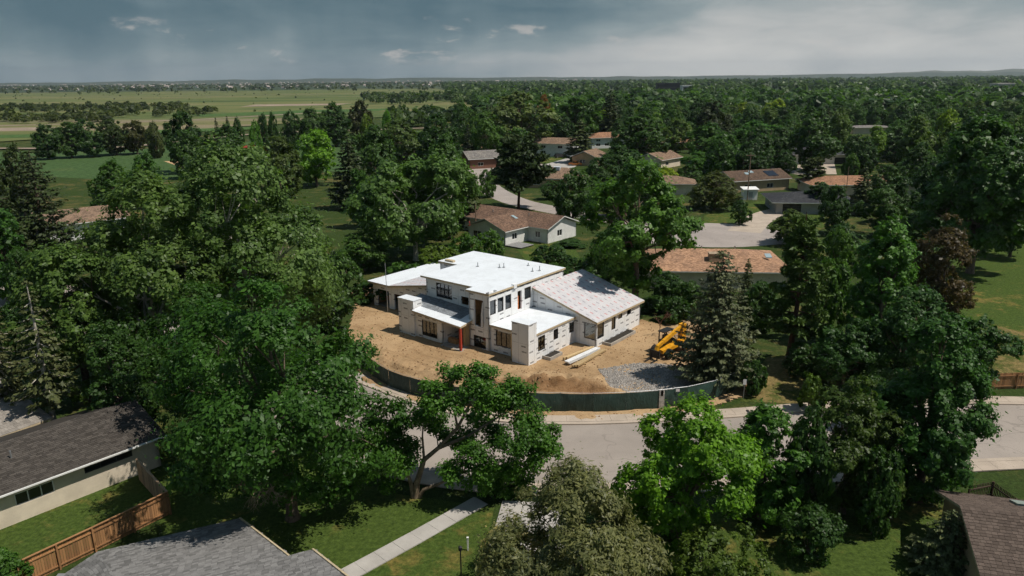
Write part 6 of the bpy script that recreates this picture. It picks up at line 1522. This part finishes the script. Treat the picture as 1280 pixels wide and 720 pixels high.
# --- the far wood, read as one mass, and thickets of the open country
def far_wood(name, label, spots, leaves, hs, cols, seed, cat='wood'):
    r = np.random.RandomState(seed); n = len(spots); N = n * leaves
    h = r.uniform(*hs, n); w = h * r.uniform(.65, 1.0, n); idx = np.repeat(np.arange(n), leaves); u = ball(r, N); u[:, 2] = np.abs(u[:, 2]) * 1.0 - .25
    lump = 1 + .22 * np.sin(3 * np.arctan2(u[:, 1], u[:, 0]) + idx * 1.7) * np.cos(2.5 * u[:, 2] + idx)
    xy = np.array(spots)[idx]; cz = h[idx] * .5
    pos = np.stack([xy[:, 0] + u[:, 0] * w[idx] * .5 * lump, xy[:, 1] + u[:, 1] * w[idx] * .5 * lump, cz + u[:, 2] * h[idx] * .5 * lump], 1); pos[:, 2] = np.maximum(pos[:, 2], .4)
    sz = w[idx] * r.uniform(.6, 1.3, N) * (2.4 / math.sqrt(leaves)); V, F = leaf_quads(r, pos, u * .9 + np.array([0, 0, .3]) + r.normal(size=(N, 3)) * .4, sz, 1.25)
    tone = np.clip(np.clip(r.normal(.45, .30, n), 0, 1)[idx] + r.normal(0, .13, N), 0, 1)
    me = fast_mesh(name, V, F, tone, LEAF); o = link(name, me); o.color = (cols[0] * 1.70, cols[1] * 1.58, cols[2] * .90, 1); return tag(o, label, cat, kind='stuff')
r7 = np.random.RandomState(12)
def spots(n, D0, D1, pxf):
    out = []
    while len(out) < n:
        D = math.sqrt(r7.uniform(D0 ** 2, D1 ** 2)); px = r7.uniform(*pxf(D)); p = at_dist(px, D); out.append((p.x, p.y))
    return out
far_wood('far_wood', 'dense wooded suburb running to the horizon at the right', spots(1500, 455, 900, lambda D: (600 - max(0, (D - 600)) * .08, 1420)), 76, (6, 18), (.030, .066, .026), 1)
far_wood('distant_wood', 'distant tree cover thinning into the haze below the horizon', spots(3600, 880, 3600, lambda D: (560 - (D - 900) * .004, 1420)), 26, (7, 19), (.032, .062, .028), 2)
far_wood('meadow_thicket', 'dark band of scrub across the meadow at the left', spots(330, 760, 900, lambda D: (-120, 235)) + spots(170, 560, 620, lambda D: (-120, 138)) + spots(60, 640, 720, lambda D: (90, 270)), 60, (4, 9), (.036, .052, .026), 3, 'thicket')
far_wood('plain_wood', 'belt of trees far out on the plain below the storm', spots(2300, 1900, 5600, lambda D: (-250, 700)), 24, (7, 14), (.036, .056, .034), 4)
far_wood('meadow_edge_wood', 'strip of dark trees at the right end of the meadow', spots(210, 880, 1200, lambda D: (455, 640)) + spots(70, 470, 560, lambda D: (480, 640)), 50, (7, 13), (.030, .056, .026), 5)
far_wood('meadow_scrub', 'single dots of scrub on the open meadow', spots(120, 620, 2000, lambda D: (0, 540)), 40, (1.5, 4), (.036, .055, .025), 6, 'scrub')

# --- far town, a few pixels per roof
def far_town():
    r = random.Random(9); mb = MB()
    for k in range(420):
        D = math.sqrt(r.uniform(2600 ** 2, 6800 ** 2)); px = r.uniform(-60, 760); p = at_dist(px, D); w, d_, h = r.uniform(6, 15), r.uniform(6, 12), r.uniform(3, 6.5)
        if r.random() < .06: w *= 2.5; h *= 1.3
        z = 1.0 + max(0, (D - 5200)) * .004
        mb.box(p.x - w / 2, p.x + w / 2, p.y - d_ / 2, p.y + d_ / 2, z - 1, z + h, 0, r.random())
        mb.slab([(p.x - w / 2 - 1, p.y - d_ / 2 - 1, z + h), (p.x + w / 2 + 1, p.y - d_ / 2 - 1, z + h), (p.x + w / 2 - 2, p.y, z + h + 3), (p.x - w / 2 + 2, p.y, z + h + 3)], .2, 1, None, r.random())
    o = mb.build('far_town', [mat('town_wall', (.52, .47, .42), .9, tone=.5), mat('town_roof', (.34, .28, .25), .9, tone=.5)])
    return tag(o, 'far pale town spread along the horizon at the left', 'town', kind='stuff')
far_town()
def far_block(label, px, D, w, h, c):
    p = at_dist(px, D); t = thing('office_block', label, 'building', p); m = mat('block_' + str(int(px)), c, .6, var=.1)
    MB().box(-w / 2, w / 2, -8, 8, 0, h).build('wall', m, t); MB().box(-w / 2 - .3, w / 2 + .3, -8.3, 8.3, h + .003, h + .8).build('roof', m, t)
    for k in range(3): MB().box(-w / 2 + 1, w / 2 - 1, -8.12, -8.01, h * (.22 + .27 * k), h * (.36 + .27 * k)).build('window_band', PANE, t)
far_block('dark flat office block above the trees', 834, 1150, 34, 19, (.025, .027, .03))
far_block('small white flat building far off above the wood at the centre', 857, 1100, 14, 16, (.6, .6, .58))
far_block('pale flat building at the upper right above the wood', 1250, 900, 20, 17, (.55, .5, .45))
def far_house(px, D, c, rm, rz):
    p = at_dist(px, D); t = thing('house', 'low house with a small roof peeping out of the distant wooded suburb', 'house', p, rz, 'houses in the distant wooded suburb')
    MB().box(-8, 8, -5, 5, 0, 5.2).build('wall', c, t); mb = MB(); mb.slab([(-8.6, -5.6, 5.3), (8.6, -5.6, 5.3), (8.6, 0, 7.6), (-8.6, 0, 7.6)], .2); mb.slab([(8.6, 5.6, 5.3), (-8.6, 5.6, 5.3), (-8.6, .01, 7.6), (8.6, .01, 7.6)], .2); mb.build('roof', rm, t)
    for x in (-5, 0, 4.5): MB().box(x - .7, x + .7, -5.06, -5.005, 2.2, 3.6).build('window', PANE, t)
rh = random.Random(31)
for k in range(34): far_house(rh.uniform(640, 1270), rh.uniform(480, 1150), rh.choice((CREAM, WHITEW, TANW)), rh.choice((SH_GREY, SH_MID, SH_RED, SH_TAN, WHITEPAINT)), rh.uniform(-.6, .6))
# --- park details
rs = thing('park_shed', 'small red shed with white marks at the far edge of the park', 'shed', at_dist(319, 305)); MB().box(-4.2, 4.2, -2, 2, 0, 3.6).build('wall', mat('red_paint', (.55, .03, .03), .6), rs); MB().slab([(-4.5, -2.3, 3.7), (4.5, -2.3, 3.7), (4.5, 2.3, 4.2), (-4.5, 2.3, 4.2)], .12).build('roof', mat('red_roof', (.35, .03, .03), .6), rs)
for k in range(4): MB().box(-3.2 + k * 1.5, -2.2 + k * 1.5, -2.06, -2.01, 1.4, 2.2).build('white_mark', WHITEPAINT, rs)
# --- clear dry air
def haze():
    m = bpy.data.materials.new('haze_air'); m.use_nodes = True; T = NT(m.node_tree); v = T.new('ShaderNodeVolumePrincipled'); o = T.new('ShaderNodeOutputMaterial')
    v.inputs['Color'].default_value = (.62, .72, .82, 1); v.inputs['Density'].default_value = HAZE_D; v.inputs['Anisotropy'].default_value = .2
    T.l.new(v.outputs[0], o.inputs['Volume'])
    b = MB().box(-13900, 13900, -700, 13950, -1, 260); ob = b.build('haze', m); tag(ob, kind='stuff')
HAZE_D = 0.00005
haze()
